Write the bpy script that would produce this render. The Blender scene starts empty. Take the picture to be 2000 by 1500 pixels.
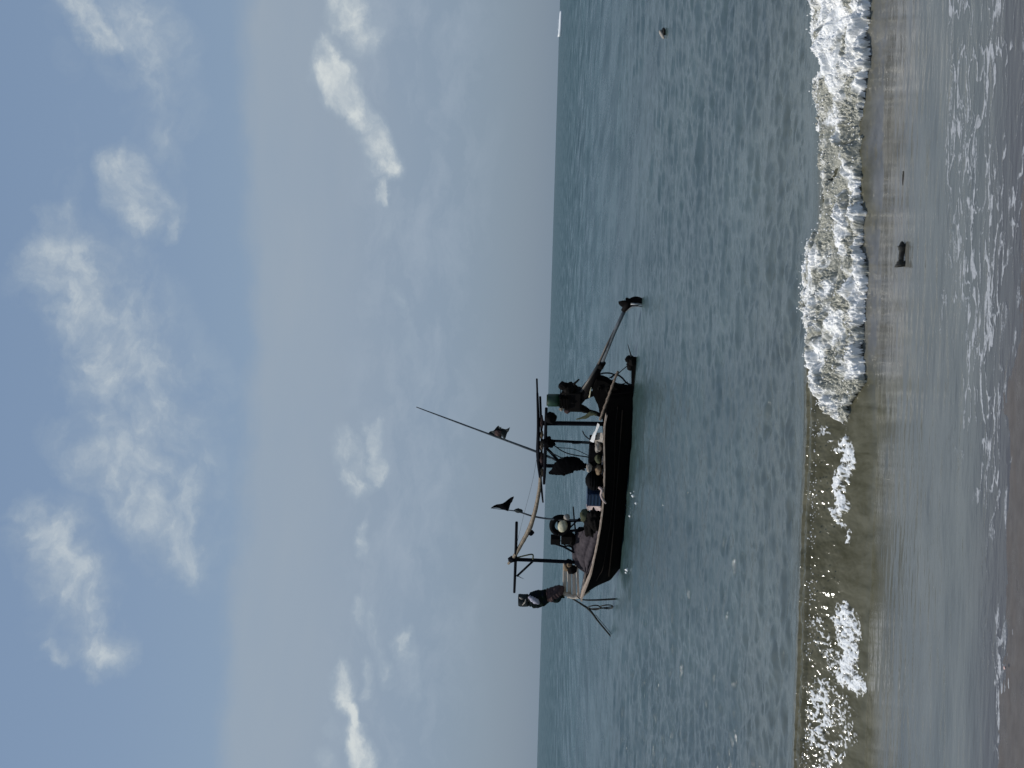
import bpy, bmesh, math, random
import numpy as np
from mathutils import Vector, Matrix, noise as mnoise

random.seed(4)
S = bpy.context.scene
COL = S.collection
PI = math.pi

# ------------------------------------------------------------------ camera
CAM_H = 3.0
FPX = 2100.0                                   # focal length, photo pixels (2000 wide)
ROLL = math.radians(1.72)
PITCH = math.atan(71.0 / FPX)
F = Vector((0, math.cos(PITCH), math.sin(PITCH)))
U0 = Vector((0, -math.sin(PITCH), math.cos(PITCH)))
X0 = Vector((1, 0, 0))
R_ = X0 * math.cos(ROLL) + U0 * math.sin(ROLL)
U_ = -X0 * math.sin(ROLL) + U0 * math.cos(ROLL)
CX, CY, CZ = -U_, R_, -F                        # the photo was taken with the phone on its side
EYE = Vector((0, 0, CAM_H))

cam_d = bpy.data.cameras.new('camera')
cam = bpy.data.objects.new('camera', cam_d)
COL.objects.link(cam)
cam.matrix_world = Matrix(((CX.x, CY.x, CZ.x, 0), (CX.y, CY.y, CZ.y, 0), (CX.z, CY.z, CZ.z, CAM_H), (0, 0, 0, 1)))
cam_d.sensor_fit = 'HORIZONTAL'
cam_d.sensor_width = 36.0
cam_d.lens = 36.0 * FPX / 2000.0
cam_d.clip_start = 0.05
cam_d.clip_end = 60000
S.camera = cam

def ray(px, py):
    return (F * FPX + CX * (px - 1000.0) + CY * (750.0 - py)).normalized()

def ground(px, py, z=0.0):
    d = ray(px, py)
    return EYE + d * ((z - CAM_H) / d.z)

def at_depth(px, py, y):
    d = ray(px, py)
    return EYE + d * (y / d.y)

def azel(px, py):
    d = ray(px, py)
    return math.atan2(d.x, d.y), math.asin(d.z)

# ------------------------------------------------------------------ numpy noise
def _hash(ix, iy, seed):
    h = (ix.astype(np.int64) * 374761393 + iy.astype(np.int64) * 668265263 + seed * 2147483647) & 0xFFFFFFFF
    h = ((h ^ (h >> 13)) * 1274126177) & 0xFFFFFFFF
    h = h ^ (h >> 16)
    return h

def pnoise(x, y, seed=0):
    x = np.asarray(x, np.float32); y = np.asarray(y, np.float32)
    ix = np.floor(x); iy = np.floor(y)
    fx = x - ix; fy = y - iy
    ix = ix.astype(np.int64); iy = iy.astype(np.int64)
    u = fx * fx * fx * (fx * (fx * 6 - 15) + 10)
    v = fy * fy * fy * (fy * (fy * 6 - 15) + 10)
    def g(dx, dy):
        a = (_hash(ix + dx, iy + dy, seed) & 1023).astype(np.float32) * (2 * PI / 1024)
        return np.cos(a) * (fx - dx) + np.sin(a) * (fy - dy)
    a = g(0, 0); b = g(1, 0); c = g(0, 1); d = g(1, 1)
    return (a + (b - a) * u + (c - a + (a - b - c + d) * u) * v) * 1.5

def fbm(x, y, seed=0, octv=4, gain=0.5, lac=2.03):
    r = 0; a = 1.0; t = 0
    for i in range(octv):
        r = r + a * pnoise(x * lac ** i + 17.3 * i, y * lac ** i - 9.1 * i, seed + i)
        t += a; a *= gain
    return r / t

def sstep(a, b, x):
    t = np.clip((x - a) / (b - a), 0, 1)
    return t * t * (3 - 2 * t)

# ------------------------------------------------------------------ materials
def new_mat(name):
    m = bpy.data.materials.new(name); m.use_nodes = True
    nt = m.node_tree
    return m, nt, nt.nodes['Principled BSDF']

def mat(name, col, rough=0.7, metal=0.0, col2=None, scale=6.0, bump=0.3, spec=0.4, stretch=(1, 1, 1)):
    m, nt, p = new_mat(name)
    N = nt.nodes.new; L = nt.links.new
    tc = N('ShaderNodeTexCoord'); mp = N('ShaderNodeMapping')
    mp.inputs['Scale'].default_value = stretch
    L(tc.outputs['Object'], mp.inputs['Vector'])
    n = N('ShaderNodeTexNoise'); n.inputs['Scale'].default_value = scale; n.inputs['Detail'].default_value = 6
    n.inputs['Roughness'].default_value = 0.65
    L(mp.outputs[0], n.inputs['Vector'])
    r = N('ShaderNodeMapRange'); r.inputs['From Min'].default_value = 0.35; r.inputs['From Max'].default_value = 0.65
    L(n.outputs['Fac'], r.inputs['Value'])
    mx = N('ShaderNodeMix'); mx.data_type = 'RGBA'
    c2 = col2 or tuple(c * 0.55 for c in col)
    mx.inputs['A'].default_value = (*col, 1); mx.inputs['B'].default_value = (*c2, 1)
    L(r.outputs[0], mx.inputs['Factor'])
    L(mx.outputs['Result'], p.inputs['Base Color'])
    p.inputs['Roughness'].default_value = rough; p.inputs['Metallic'].default_value = metal
    p.inputs['Specular IOR Level'].default_value = spec
    if bump:
        b = N('ShaderNodeBump'); b.inputs['Strength'].default_value = bump; b.inputs['Distance'].default_value = 0.02
        L(n.outputs['Fac'], b.inputs['Height']); L(b.outputs[0], p.inputs['Normal'])
    return m

M = {}
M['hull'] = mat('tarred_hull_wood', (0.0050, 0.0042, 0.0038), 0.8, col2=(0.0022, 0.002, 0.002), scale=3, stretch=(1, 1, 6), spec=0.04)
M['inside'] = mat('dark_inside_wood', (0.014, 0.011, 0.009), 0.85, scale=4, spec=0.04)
M['gunwale'] = mat('worn_gunwale_wood', (0.40, 0.33, 0.27), 0.7, col2=(0.27, 0.205, 0.16), scale=5, stretch=(1, 1, 1), spec=0.2)
M['plank'] = mat('pale_plank_wood', (0.60, 0.52, 0.43), 0.7, col2=(0.44, 0.37, 0.30), scale=6, stretch=(1, 1, 5), spec=0.2)
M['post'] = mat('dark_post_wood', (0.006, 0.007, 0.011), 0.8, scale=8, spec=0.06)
M['bamboo'] = mat('weathered_bamboo', (0.24, 0.19, 0.13), 0.6, col2=(0.10, 0.08, 0.06), scale=9, spec=0.25)
M['greypole'] = mat('grey_bamboo', (0.13, 0.145, 0.155), 0.7, col2=(0.06, 0.07, 0.08), scale=9, spec=0.2)
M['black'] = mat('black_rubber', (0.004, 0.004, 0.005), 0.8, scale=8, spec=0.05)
M['iron'] = mat('oily_iron', (0.0035, 0.0035, 0.004), 0.7, scale=14, col2=(0.007, 0.005, 0.004), bump=0.5, spec=0.06)
M['green'] = mat('green_enamel', (0.004, 0.035, 0.012), 0.45, col2=(0.003, 0.02, 0.008), scale=7, bump=0.1)
M['steel'] = mat('dull_steel', (0.30, 0.31, 0.31), 0.5, metal=0.3, scale=12, bump=0.2)
M['shaft'] = mat('painted_shaft', (0.09, 0.075, 0.06), 0.5, col2=(0.06, 0.055, 0.05), scale=12, bump=0.2)
M['rope'] = mat('tan_rope', (0.22, 0.175, 0.135), 0.9, col2=(0.10, 0.075, 0.06), scale=25, bump=0.6, spec=0.1)
M['darkrope'] = mat('dark_rope', (0.03, 0.035, 0.04), 0.9, scale=25, bump=0.5, spec=0.1)
M['wetrope'] = mat('wet_rope', (0.05, 0.05, 0.045), 0.7, scale=25, bump=0.5, spec=0.2)
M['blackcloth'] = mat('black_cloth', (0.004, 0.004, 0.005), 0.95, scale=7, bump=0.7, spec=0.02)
M['tarp'] = mat('mauve_grey_tarp', (0.058, 0.047, 0.053), 0.75, col2=(0.026, 0.021, 0.026), scale=4, bump=0.5, spec=0.15)
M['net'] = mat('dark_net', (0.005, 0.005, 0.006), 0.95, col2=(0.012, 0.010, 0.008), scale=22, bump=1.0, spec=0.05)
M['blue'] = mat('navy_plastic', (0.008, 0.022, 0.065), 0.55, col2=(0.006, 0.03, 0.06), scale=5, bump=0.1)
M['cream'] = mat('cream_plastic', (0.50, 0.46, 0.33), 0.5, col2=(0.30, 0.28, 0.18), scale=6, bump=0.1)
M['whitefloat'] = mat('off_white_foam', (0.36, 0.33, 0.29), 0.85, col2=(0.20, 0.175, 0.15), scale=9, bump=0.3, spec=0.1)
M['olive'] = mat('olive_cloth', (0.085, 0.092, 0.055), 0.9, scale=9, bump=0.5, spec=0.1)
M['tan'] = mat('tan_sacking', (0.22, 0.17, 0.11), 0.9, col2=(0.11, 0.07, 0.045), scale=9, bump=0.5, spec=0.1)
M['white'] = mat('white_plastic_sheet', (0.78, 0.78, 0.76), 0.45, col2=(0.5, 0.48, 0.44), scale=7, bump=0.4)
M['pink'] = mat('pale_pink_cloth', (0.50, 0.42, 0.38), 0.9, col2=(0.30, 0.22, 0.21), scale=8, bump=0.5, spec=0.1)
M['greycloth'] = mat('grey_green_cloth', (0.045, 0.052, 0.052), 0.95, col2=(0.016, 0.02, 0.02), scale=6, bump=0.8, spec=0.05)
M['lilac'] = mat('pale_lilac_cloth', (0.42, 0.42, 0.48), 0.9, col2=(0.26, 0.24, 0.30), scale=9, bump=0.6, spec=0.05)
M['navycloth'] = mat('navy_cloth', (0.006, 0.009, 0.016), 0.95, col2=(0.007, 0.013, 0.007), scale=6, bump=0.8, spec=0.05)
M['maroon'] = mat('brown_maroon_cloth', (0.09, 0.06, 0.055), 0.95, col2=(0.045, 0.03, 0.03), scale=8, bump=0.8, spec=0.05)
M['drift'] = mat('wet_driftwood', (0.014, 0.014, 0.012), 0.6, col2=(0.04, 0.038, 0.03), scale=30, bump=0.6, spec=0.3)
M['hullwhite'] = mat('white_paint', (0.80, 0.82, 0.82), 0.4, col2=(0.72, 0.75, 0.76), scale=2, bump=0.0)
M['shell'] = mat('pink_shell', (0.65, 0.45, 0.40), 0.4, scale=60, bump=0.2)

# ------------------------------------------------------------------ object helpers
def tag(o, label=None, cat=None, group=None, kind=None):
    if label: o['label'] = label
    if cat: o['category'] = cat
    if group: o['group'] = group
    if kind: o['kind'] = kind
    return o

def thing(name, label, cat, loc, rz=0.0, group=None):
    o = bpy.data.objects.new(name, None)
    o.empty_display_size = 0.2
    COL.objects.link(o)
    o.matrix_world = Matrix.Translation(loc) @ Matrix.Rotation(rz, 4, 'Z')
    o['inv'] = 0
    del o['inv']
    ROOT[o.name] = o.matrix_world.copy()
    return tag(o, label, cat, group)

ROOT = {}

def mesh_obj(name, bm, m, parent=None, loc=None, smooth=True):
    """bm is in world coordinates; the object gets its origin at its parent's (or at loc)."""
    if parent is not None:
        mw = ROOT[parent.name]
    else:
        if loc is None:
            loc = sum((v.co for v in bm.verts), Vector()) / max(1, len(bm.verts))
            loc.z = min(v.co.z for v in bm.verts)
        mw = Matrix.Translation(loc)
    inv = mw.inverted()
    bmesh.ops.recalc_face_normals(bm, faces=bm.faces[:])
    for v in bm.verts: v.co = inv @ v.co
    me = bpy.data.meshes.new(name)
    bm.to_mesh(me); bm.free()
    for ml in (m if isinstance(m, (list, tuple)) else [m]): me.materials.append(ml)
    if smooth:
        for p in me.polygons: p.use_smooth = True
    o = bpy.data.objects.new(name, me)
    COL.objects.link(o)
    if parent is not None:
        o.parent = parent
        ROOT[o.name] = mw
    else:
        o.location = mw.translation
        ROOT[o.name] = mw
    return o

def frame_for(t):
    t = t.normalized()
    a = Vector((0, 0, 1)) if abs(t.z) < 0.9 else Vector((1, 0, 0))
    u = t.cross(a).normalized()
    return u, u.cross(t).normalized()

def tube(bm, pts, rad, n=8, jitter=0.0, flat=None, seed=0):
    """a tapered tube through pts; rad one radius or one per point; flat=(vector, factor) squashes it."""
    pts = [Vector(p) for p in pts]
    if not isinstance(rad, (list, tuple)): rad = [rad] * len(pts)
    rings = []
    pu = None
    for i, p in enumerate(pts):
        t = (pts[min(i + 1, len(pts) - 1)] - pts[max(i - 1, 0)])
        if t.length < 1e-6: t = Vector((0, 0, 1))
        t.normalize()
        if pu is None:
            u, v = frame_for(t)
        else:
            u = (pu - t * pu.dot(t)).normalized(); v = u.cross(t).normalized()
        pu = u
        ring = []
        for k in range(n):
            a = 2 * PI * k / n
            off = (u * math.cos(a) + v * math.sin(a)) * rad[i]
            if jitter:
                off *= 1 + jitter * mnoise.noise((p + off) * (0.45 / max(rad[i], 0.02)) + Vector((seed * 7.1, 0, 0)))
            if flat:
                fv = flat[0].normalized()
                off = off - fv * off.dot(fv) * (1 - flat[1])
            ring.append(bm.verts.new(p + off))
        rings.append(ring)
    for a, b in zip(rings, rings[1:]):
        for k in range(n):
            bm.faces.new((a[k], a[(k + 1) % n], b[(k + 1) % n], b[k]))
    bm.faces.new(rings[0][::-1]); bm.faces.new(rings[-1])

def smooth_path(pts, k=6):
    pts = [Vector(p) for p in pts]
    P = [pts[0] * 2 - pts[1]] + pts + [pts[-1] * 2 - pts[-2]]
    out = []
    for i in range(1, len(P) - 2):
        for j in range(k):
            t = j / k
            a, b, c, d = P[i - 1], P[i], P[i + 1], P[i + 2]
            out.append(0.5 * ((2 * b) + (c - a) * t + (2 * a - 5 * b + 4 * c - d) * t * t + (3 * b - a - 3 * c + d) * t ** 3))
    out.append(pts[-1])
    return out

def lerp_list(vals, k):
    out = []
    for a, b in zip(vals, vals[1:]):
        for j in range(k): out.append(a + (b - a) * j / k)
    out.append(vals[-1])
    return out

def box(bm, c, ax, ay, az, bevel=0.0):
    c = Vector(c)
    vs = [bm.verts.new(c + ax * i + ay * j + az * k) for i in (-1, 1) for j in (-1, 1) for k in (-1, 1)]
    fs = []
    for q in ((0, 1, 3, 2), (4, 6, 7, 5), (0, 4, 5, 1), (2, 3, 7, 6), (0, 2, 6, 4), (1, 5, 7, 3)):
        fs.append(bm.faces.new([vs[i] for i in q]))
    if bevel:
        es = {e for f in fs for e in f.edges}
        bmesh.ops.bevel(bm, geom=list(es), offset=bevel, segments=2, affect='EDGES', profile=0.6)

def lump(bm, c, r, sub=3, amp=0.15, freq=1.5, seed=0, ax=None):
    """noise-displaced ellipsoid; r = radii along ax (three unit vectors)"""
    c = Vector(c)
    ax = ax or (Vector((1, 0, 0)), Vector((0, 1, 0)), Vector((0, 0, 1)))
    g = bmesh.ops.create_icosphere(bm, subdivisions=sub, radius=1.0)
    for v in g['verts']:
        d = v.co.copy()
        k = 1 + amp * mnoise.fractal(d * freq + Vector((seed * 3.7, seed, 0)), 1.0, 2.0, 4)
        v.co = c + (ax[0] * d.x * r[0] + ax[1] * d.y * r[1] + ax[2] * d.z * r[2]) * k

# ------------------------------------------------------------------ boat frame
PS = ground(1243, 722); PB = ground(1208, 1112)
DIR = (PB - PS); DIR.z = 0; LWL = DIR.length; DIR.normalize()
NRM = Vector((-DIR.y, DIR.x, 0))
if NRM.y < 0: NRM = -NRM                         # NRM points to the far (starboard) side
UP = Vector((0, 0, 1))
BOAT_RZ = math.atan2(DIR.y, DIR.x)

def bp(px, py, t=0.0):
    d = ray(px, py)
    q = PS + NRM * t
    return EYE + d * ((q - EYE).dot(NRM) / d.dot(NRM))

def st(p):
    return (p - PS).dot(DIR), p.z

def bw(s, t, z):
    return PS + DIR * s + NRM * t + UP * z

PXM = 52.0 * 0.84                               # rough pixels per metre along the boat

boat = thing('fishing_boat', 'long dark wooden fishing boat with cloth-wrapped prow and raised propeller shaft, afloat beyond the surf',
             'fishing boat', bw(LWL * 0.5, 0, 0), BOAT_RZ)

# hull lines read from the photo
s_stern = st(bp(1215, 761))[0]
s_tip = st(bp(1134, 1167))[0]
LT = s_tip - s_stern
def half_beam(s):
    x = (s - s_stern) / LT
    return float(np.interp(x, [0, 0.12, 0.3, 0.5, 0.65, 0.78, 0.88, 0.95, 1.0], [0.34, 0.58, 0.82, 0.92, 0.88, 0.72, 0.48, 0.24, 0.05]))
gp = [(1199, 757), (1193, 772), (1186, 800), (1180, 830), (1179, 860), (1180, 916), (1179, 958), (1176.5, 992), (1172, 1028), (1165, 1067), (1153, 1120), (1143, 1145), (1134.5, 1166)]
gs = []
for px, py in gp:
    t = 0
    for _ in range(4):
        p = bp(px, py, t); t = -half_beam(st(p)[0])
    gs.append(st(p))
gs.sort()
GS = np.array([g[0] for g in gs]); GZ = np.array([g[1] for g in gs])
def zg(s): return float(np.interp(s, GS, GZ))
kp = [st(bp(*q)) for q in ((1208, 1112), (1195, 1129), (1168, 1141), (1143, 1158))]
KS = np.array([s_stern, s_stern + LT * 0.15, s_stern + LT * 0.8, kp[0][0] - 0.35, kp[0][0] + 0.12] + [k[0] for k in kp[1:]] + [s_tip])
KZ = np.array([-0.18, -0.3, -0.32, -0.16, 0.05] + [k[1] for k in kp[1:]] + [zg(s_tip) - 0.06])
def zk(s): return float(np.interp(s, KS, KZ))

NS = 72
stations = [s_stern + LT * i / (NS - 1) for i in range(NS)]
RR = [0, 0.06, 0.15, 0.28, 0.42, 0.56, 0.7, 0.84, 1.0]
def section(s, side, r, inset=0.0):
    w = max(half_beam(s) - inset, 0.01); z0 = zk(s) + inset; z1 = max(zg(s), z0 + 0.02)
    return bw(s, side * w * r ** 0.62, z0 + (z1 - z0) * r ** 1.25)

bm = bmesh.new()
def shell(inset, s0=0):
    rings = []
    for s in stations[s0:]:
        ring = [bm.verts.new(section(s, -1, r, inset)) for r in RR[::-1]] + [bm.verts.new(section(s, 1, r, inset)) for r in RR[1:]]
        rings.append(ring)
    for a, b in zip(rings, rings[1:]):
        for k in range(len(a) - 1):
            bm.faces.new((a[k], b[k], b[k + 1], a[k + 1]))
    return rings
ra = shell(0.0)
bm.faces.new(ra[0])
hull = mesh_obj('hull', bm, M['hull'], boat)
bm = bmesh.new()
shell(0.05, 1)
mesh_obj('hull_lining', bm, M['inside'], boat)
# transom board, a bit proud of the hull end
bm = bmesh.new()
vs = [section(s_stern, -1, r) for r in RR[::-1]] + [section(s_stern, 1, r) for r in RR[1:]]
a = [bm.verts.new(v - DIR * 0.01) for v in vs]; b = [bm.verts.new(v - DIR * 0.06) for v in vs]
bm.faces.new(a); bm.faces.new(b[::-1])
for k in range(len(a)): bm.faces.new((a[k], b[k], b[(k + 1) % len(a)], a[(k + 1) % len(a)]))
mesh_obj('transom', bm, M['hull'], boat, smooth=False)
# gunwales: a capping plank along each side
for side in (-1, 1):
    bm = bmesh.new(); rings = []
    for i, s in enumerate(stations):
        if i < 5: continue
        p = section(s, side, 1.0)
        x = (s - s_stern) / LT
        wd = 0.08 + 0.085 * float(np.clip((x - 0.72) / 0.25, 0, 1)); th = 0.05 + 0.02 * float(np.clip((x - 0.72) / 0.25, 0, 1))
        o = NRM * wd
        c = p - NRM * side * wd * 0.35 + UP * 0.012
        if i == len(stations) - 1: c = p
        wob = 0.006 * math.sin(s * 9) + 0.005 * math.sin(s * 23)
        rings.append([bm.verts.new(c - o + UP * wob), bm.verts.new(c + o + UP * wob), bm.verts.new(c + o - UP * th), bm.verts.new(c - o - UP * th)])
    for q, r in zip(rings, rings[1:]):
        for k in range(4): bm.faces.new((q[k], q[(k + 1) % 4], r[(k + 1) % 4], r[k]))
    bm.faces.new(rings[0]); bm.faces.new(rings[-1])
    mesh_obj('gunwale', bm, M['gunwale'], boat, smooth=False)
# rub rail on the near side and far side
for side in (-1, 1):
    bm = bmesh.new()
    tube(bm, [section(s, side, 0.74) + NRM * side * 0.012 for s in stations[3:-10]], 0.022, 6)
    mesh_obj('rub_rail', bm, M['inside'], boat)
# inner deck
bm = bmesh.new(); rings = []
for s in stations[4:-12]:
    z = min(0.42, zg(s) - 0.25)
    w = half_beam(s) * 0.86
    rings.append([bm.verts.new(bw(s, -w, z)), bm.verts.new(bw(s, w, z)), bm.verts.new(bw(s, w, z - 0.04)), bm.verts.new(bw(s, -w, z - 0.04))])
for q, r in zip(rings, rings[1:]):
    for k in range(4): bm.faces.new((q[k], q[(k + 1) % 4], r[(k + 1) % 4], r[k]))
bm.faces.new(rings[0]); bm.faces.new(rings[-1])
mesh_obj('deck', bm, M['inside'], boat, smooth=False)

# bow planking: pale boards rising on the far side of the bow
bm = bmesh.new()
def board(pa, ta, pb, tb, h, th=0.045):
    A = bp(pa[0], pa[1], ta); B = bp(pb[0], pb[1], tb)
    d = (B - A); L2 = d.length / 2; d.normalize()
    side = (NRM - d * NRM.dot(d)).normalized()
    up = d.cross(side); up = up if up.z > 0 else -up
    side = (side + up * 0.35).normalized(); up = side.cross(d); up = up if up.z > 0 else -up
    box(bm, (A + B) / 2, d * L2, side * th / 2, up * h / 2, 0.008)
board((1102.5, 1164), 0.20, (1103.5, 1099), 0.52, 0.155)
board((1112.5, 1168), 0.14, (1111.5, 1098), 0.45, 0.165)
board((1121.5, 1169), 0.08, (1120.5, 1104), 0.37, 0.15)
board((1130.0, 1168), 0.03, (1127.0, 1104), 0.28, 0.10)
mesh_obj('bow_planking', bm, M['plank'], boat, smooth=False)
# stem head and cloth-wrapped prow post
bm = bmesh.new()
tube(bm, [bp(1150, 1154, 0.0), bp(1134, 1165, 0.02), bp(1118, 1166, 0.06), bp(1100, 1158, 0.1), bp(1060, 1167, 0.1), bp(1016, 1173, 0.1)], [0.06, 0.085, 0.09, 0.1, 0.12, 0.14], 10)
prow = mesh_obj('prow_post', bm, M['plank'], boat)
prof = [(1012.5, 1172, 22), (1017, 1172, 24.5), (1024, 1172, 24), (1030, 1172, 24), (1033, 1171.5, 22), (1036, 1171.5, 27), (1041, 1171, 31), (1048, 1171, 33.5), (1055, 1169, 32), (1062, 1166.5, 28), (1069, 1162.5, 25), (1074, 1162, 27), (1080, 1161.5, 29), (1086, 1159, 27), (1091, 1156, 25), (1096, 1154.5, 22), (1098.5, 1155, 18)]
def wrap(i0, i1, grow, jit, seed, name, m):
    bmw = bmesh.new()
    q = prof[i0:i1 + 1]
    pts = smooth_path([bp(a, b, 0.1) for a, b, c in q], 5)
    rad = lerp_list([c * 0.5 / 41.0 * grow for a, b, c in q], 5)
    tube(bmw, pts, rad, 28, jit, None, seed)
    return mesh_obj(name, bmw, m, prow)
wrap(0, 4, 0.88, 0.14, 1, 'cloth_wrap', M['greycloth'])
wrap(4, 10, 0.88, 0.15, 2, 'cloth_wrap', M['navycloth'])
wrap(10, 16, 0.88, 0.16, 3, 'cloth_wrap', M['maroon'])
bm = bmesh.new()      # pale sash over the wrap
tube(bm, smooth_path([bp(1033, 1165, -0.26), bp(1040, 1170, -0.31), bp(1047, 1175, -0.31), bp(1052, 1179, -0.22)], 5), lerp_list([0.06, 0.12, 0.135, 0.05], 5), 14, 0.35, (NRM, 0.6), 5)
mesh_obj('cloth_sash', bm, M['lilac'], prow)
bm = bmesh.new()
tube(bm, smooth_path([bp(1014, 1167, -0.22), bp(1018, 1168.5, -0.25), bp(1021, 1170, -0.22)], 4), lerp_list([0.03, 0.05, 0.03], 4), 10, 0.3, (NRM, 0.6), 6)
tube(bm, smooth_path([bp(1027, 1170, -0.22), bp(1025, 1177, -0.26), bp(1020, 1182, -0.16)], 4), lerp_list([0.015, 0.032, 0.015], 4), 10, 0.3, (NRM, 0.6), 8)
mesh_obj('cloth_knot', bm, M['whitefloat'], prow)
bm = bmesh.new()      # loose dark tail under the wrap
tube(bm, smooth_path([bp(1078, 1170, -0.1), bp(1088, 1171, -0.12), bp(1096, 1165, -0.1), bp(1102, 1167, -0.02)], 5), lerp_list([0.12, 0.13, 0.08, 0.03], 5), 14, 0.2, None, 9)
mesh_obj('cloth_tail', bm, M['navycloth'], prow)

def pole(name, pts, rad, m, parent=boat, n=8, sm=True, k=5, jit=0.0):
    b_ = bmesh.new()
    P = [bp(*q) for q in pts]
    if sm and len(P) > 2:
        rad = lerp_list(rad if isinstance(rad, (list, tuple)) else [rad] * len(P), k)
        P = smooth_path(P, k)
    tube(b_, P, rad, n, jit)
    return mesh_obj(name, b_, m, parent)

# forward gallows: post, boom, brace, small bracket
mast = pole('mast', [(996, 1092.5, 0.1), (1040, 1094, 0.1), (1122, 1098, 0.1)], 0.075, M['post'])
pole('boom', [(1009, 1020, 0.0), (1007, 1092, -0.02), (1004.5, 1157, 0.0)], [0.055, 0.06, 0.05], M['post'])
pole('brace', [(1010, 1125, 0.04), (1041, 1096, 0.08)], 0.045, M['post'])
pole('bracket', [(1010, 1089, 0.0), (1026, 1085, -0.05), (1040, 1083, -0.05), (1041, 1092, 0.06)], 0.03, M['olive'])
pole('rope_end', [(1010, 1124, -0.02), (1017, 1128, -0.02), (1024, 1131, -0.02)], [0.02, 0.012, 0.004], M['darkrope'])
# ridge pole of bamboo from the gallows to the rack
rp = pole('ridge_pole', [(992.5, 1101, 0.0), (1003, 1089, 0.0), (1019, 1061, 0.0), (1033, 1035, 0.0), (1043, 1006, 0.0), (1050, 975, 0.0), (1054.5, 945, 0.0), (1056, 915, 0.02)], [0.05, 0.075, 0.085, 0.095, 0.085, 0.075, 0.065, 0.055], M['bamboo'], jit=0.12)
bm = bmesh.new()
lump(bm, bp(1033, 1040, 0.0) - UP * 0.06, (0.12, 0.1, 0.13), 3, 0.3, 2, 3)
mesh_obj('lashing', bm, M['post'], rp)
bm = bmesh.new()
lump(bm, bp(1000, 1092.5, -0.02), (0.13, 0.12, 0.15), 3, 0.3, 2, 4)
mesh_obj('lashing', bm, M['post'], rp)
pole('stay_line', [(1003, 1089, -0.03), (1022, 1010, -0.03), (1040, 940, -0.03), (1049, 890, -0.03)], 0.006, M['greypole'])

# aft rack: two posts, beams, bamboo rods, rolled canvas
pole('rack_post', [(1060, 826.5, 0.05), (1110, 827, 0.05), (1180, 828, 0.05)], [0.085, 0.08, 0.08], M['post'])
pole('rack_post', [(1058, 909.5, 0.05), (1180, 912, 0.05)], [0.07, 0.07], M['post'])
pole('rack_post', [(1060, 860, 0.55), (1180, 866, 0.55)], [0.05, 0.05], M['post'])
pole('rack_beam', [(1067, 797, -0.1), (1065.5, 850, -0.1), (1064.5, 900, -0.1), (1062.5, 945, -0.1)], [0.05, 0.06, 0.065, 0.05], M['post'])
pole('rack_beam', [(1049.5, 768, 0.0), (1051.5, 830, 0.0), (1050.5, 880, 0.0), (1052, 905, 0.0), (1056, 940, 0.0), (1060.5, 981, 0.0)], [0.04, 0.06, 0.07, 0.07, 0.05, 0.03], M['post'])
pole('rack_rod', [(1048.5, 740, -0.12), (1050, 790, -0.12), (1051, 850, -0.12), (1052, 900, -0.12)], [0.032, 0.035, 0.04, 0.04], M['post'])
pole('rack_rod', [(1055, 775, 0.1), (1058, 860, 0.1), (1057, 930, 0.1)], 0.04, M['post'])
pole('rack_brace', [(1066, 874, 0.0), (1078, 886, 0.02), (1092, 902, 0.05)], 0.055, M['post'])
for q0, q1, rr, mm in (((1057.5, 812), (1058, 836), 0.085, 'maroon'), ((1058, 842), (1057.5, 856), 0.075, 'tan'), ((1057, 862), (1057.5, 880), 0.085, 'rope'), ((1057, 884), (1057.5, 907), 0.10, 'maroon'), ((1058, 914), (1060, 930), 0.06, 'tan')):
    pole('roof_roll', [(q0[0], q0[1], 0.05), ((q0[0] + q1[0]) / 2, (q0[1] + q1[1]) / 2, 0.03), (q1[0], q1[1], 0.05)], [rr * 0.6, rr, rr * 0.55], M[mm], n=14, jit=0.2)

# engine with its tank, shaft and propeller
bm = bmesh.new()
e0 = bp(1113, 778, 0.0)
lump(bm, e0, (0.42, 0.26, 0.38), 4, 0.22, 2.2, 11, (DIR, NRM, UP))
box(bm, e0 - UP * 0.1, DIR * 0.38, NRM * 0.22, UP * 0.28, 0.03)
box(bm, bp(1125, 787, 0.0), DIR * 0.26, NRM * 0.2, UP * 0.2, 0.03)
lump(bm, bp(1101, 754, 0.0), (0.16, 0.15, 0.18), 3, 0.2, 2, 12)
lump(bm, bp(1112, 759, 0.0), (0.24, 0.2, 0.22), 3, 0.25, 2, 13)
for k in range(6):                                        # cylinder fins
    box(bm, bp(1094 + k * 3.0, 781, -0.02), DIR * 0.26, NRM * 0.28, UP * 0.012)
tube(bm, [bp(1126, 757, -0.05), bp(1121, 750, -0.05), bp(1113 + 18, 741, -0.05)], [0.07, 0.05, 0.03], 8)
eng = mesh_obj('engine', bm, M['iron'], boat, smooth=False)
bm = bmesh.new()
A = bp(1096, 782, 0.0); B = bp(1069.5, 781.5, 0.0)
tube(bm, [A, A.lerp(B, 0.5), A.lerp(B, 0.97), B], [0.225, 0.225, 0.225, 0.21], 24)
tank = mesh_obj('cooling_tank', bm, M['green'], eng)
bm = bmesh.new()
tube(bm, [B + UP * 0.0, B + UP * 0.035], [0.2, 0.195], 24)
mesh_obj('tank_lid', bm, M['olive'], eng)
bm = bmesh.new()
tube(bm, smooth_path([bp(1095, 800, -0.1), bp(1099, 795, -0.12), bp(1104, 793, -0.1)], 4), 0.075, 12)
mesh_obj('air_filter', bm, M['whitefloat'], eng)
bm = bmesh.new()
lump(bm, bp(1108, 799, -0.08), (0.16, 0.12, 0.12), 3, 0.25, 2, 15)
mesh_obj('fuel_can', bm, M['maroon'], eng)
bm = bmesh.new()
tube(bm, [bp(1136, 772, 0.0), bp(1155, 746, 0.0), bp(1171, 716, 0.0)], [0.19, 0.155, 0.12], 14)
mesh_obj('shaft_housing', bm, M['iron'], eng)
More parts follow.
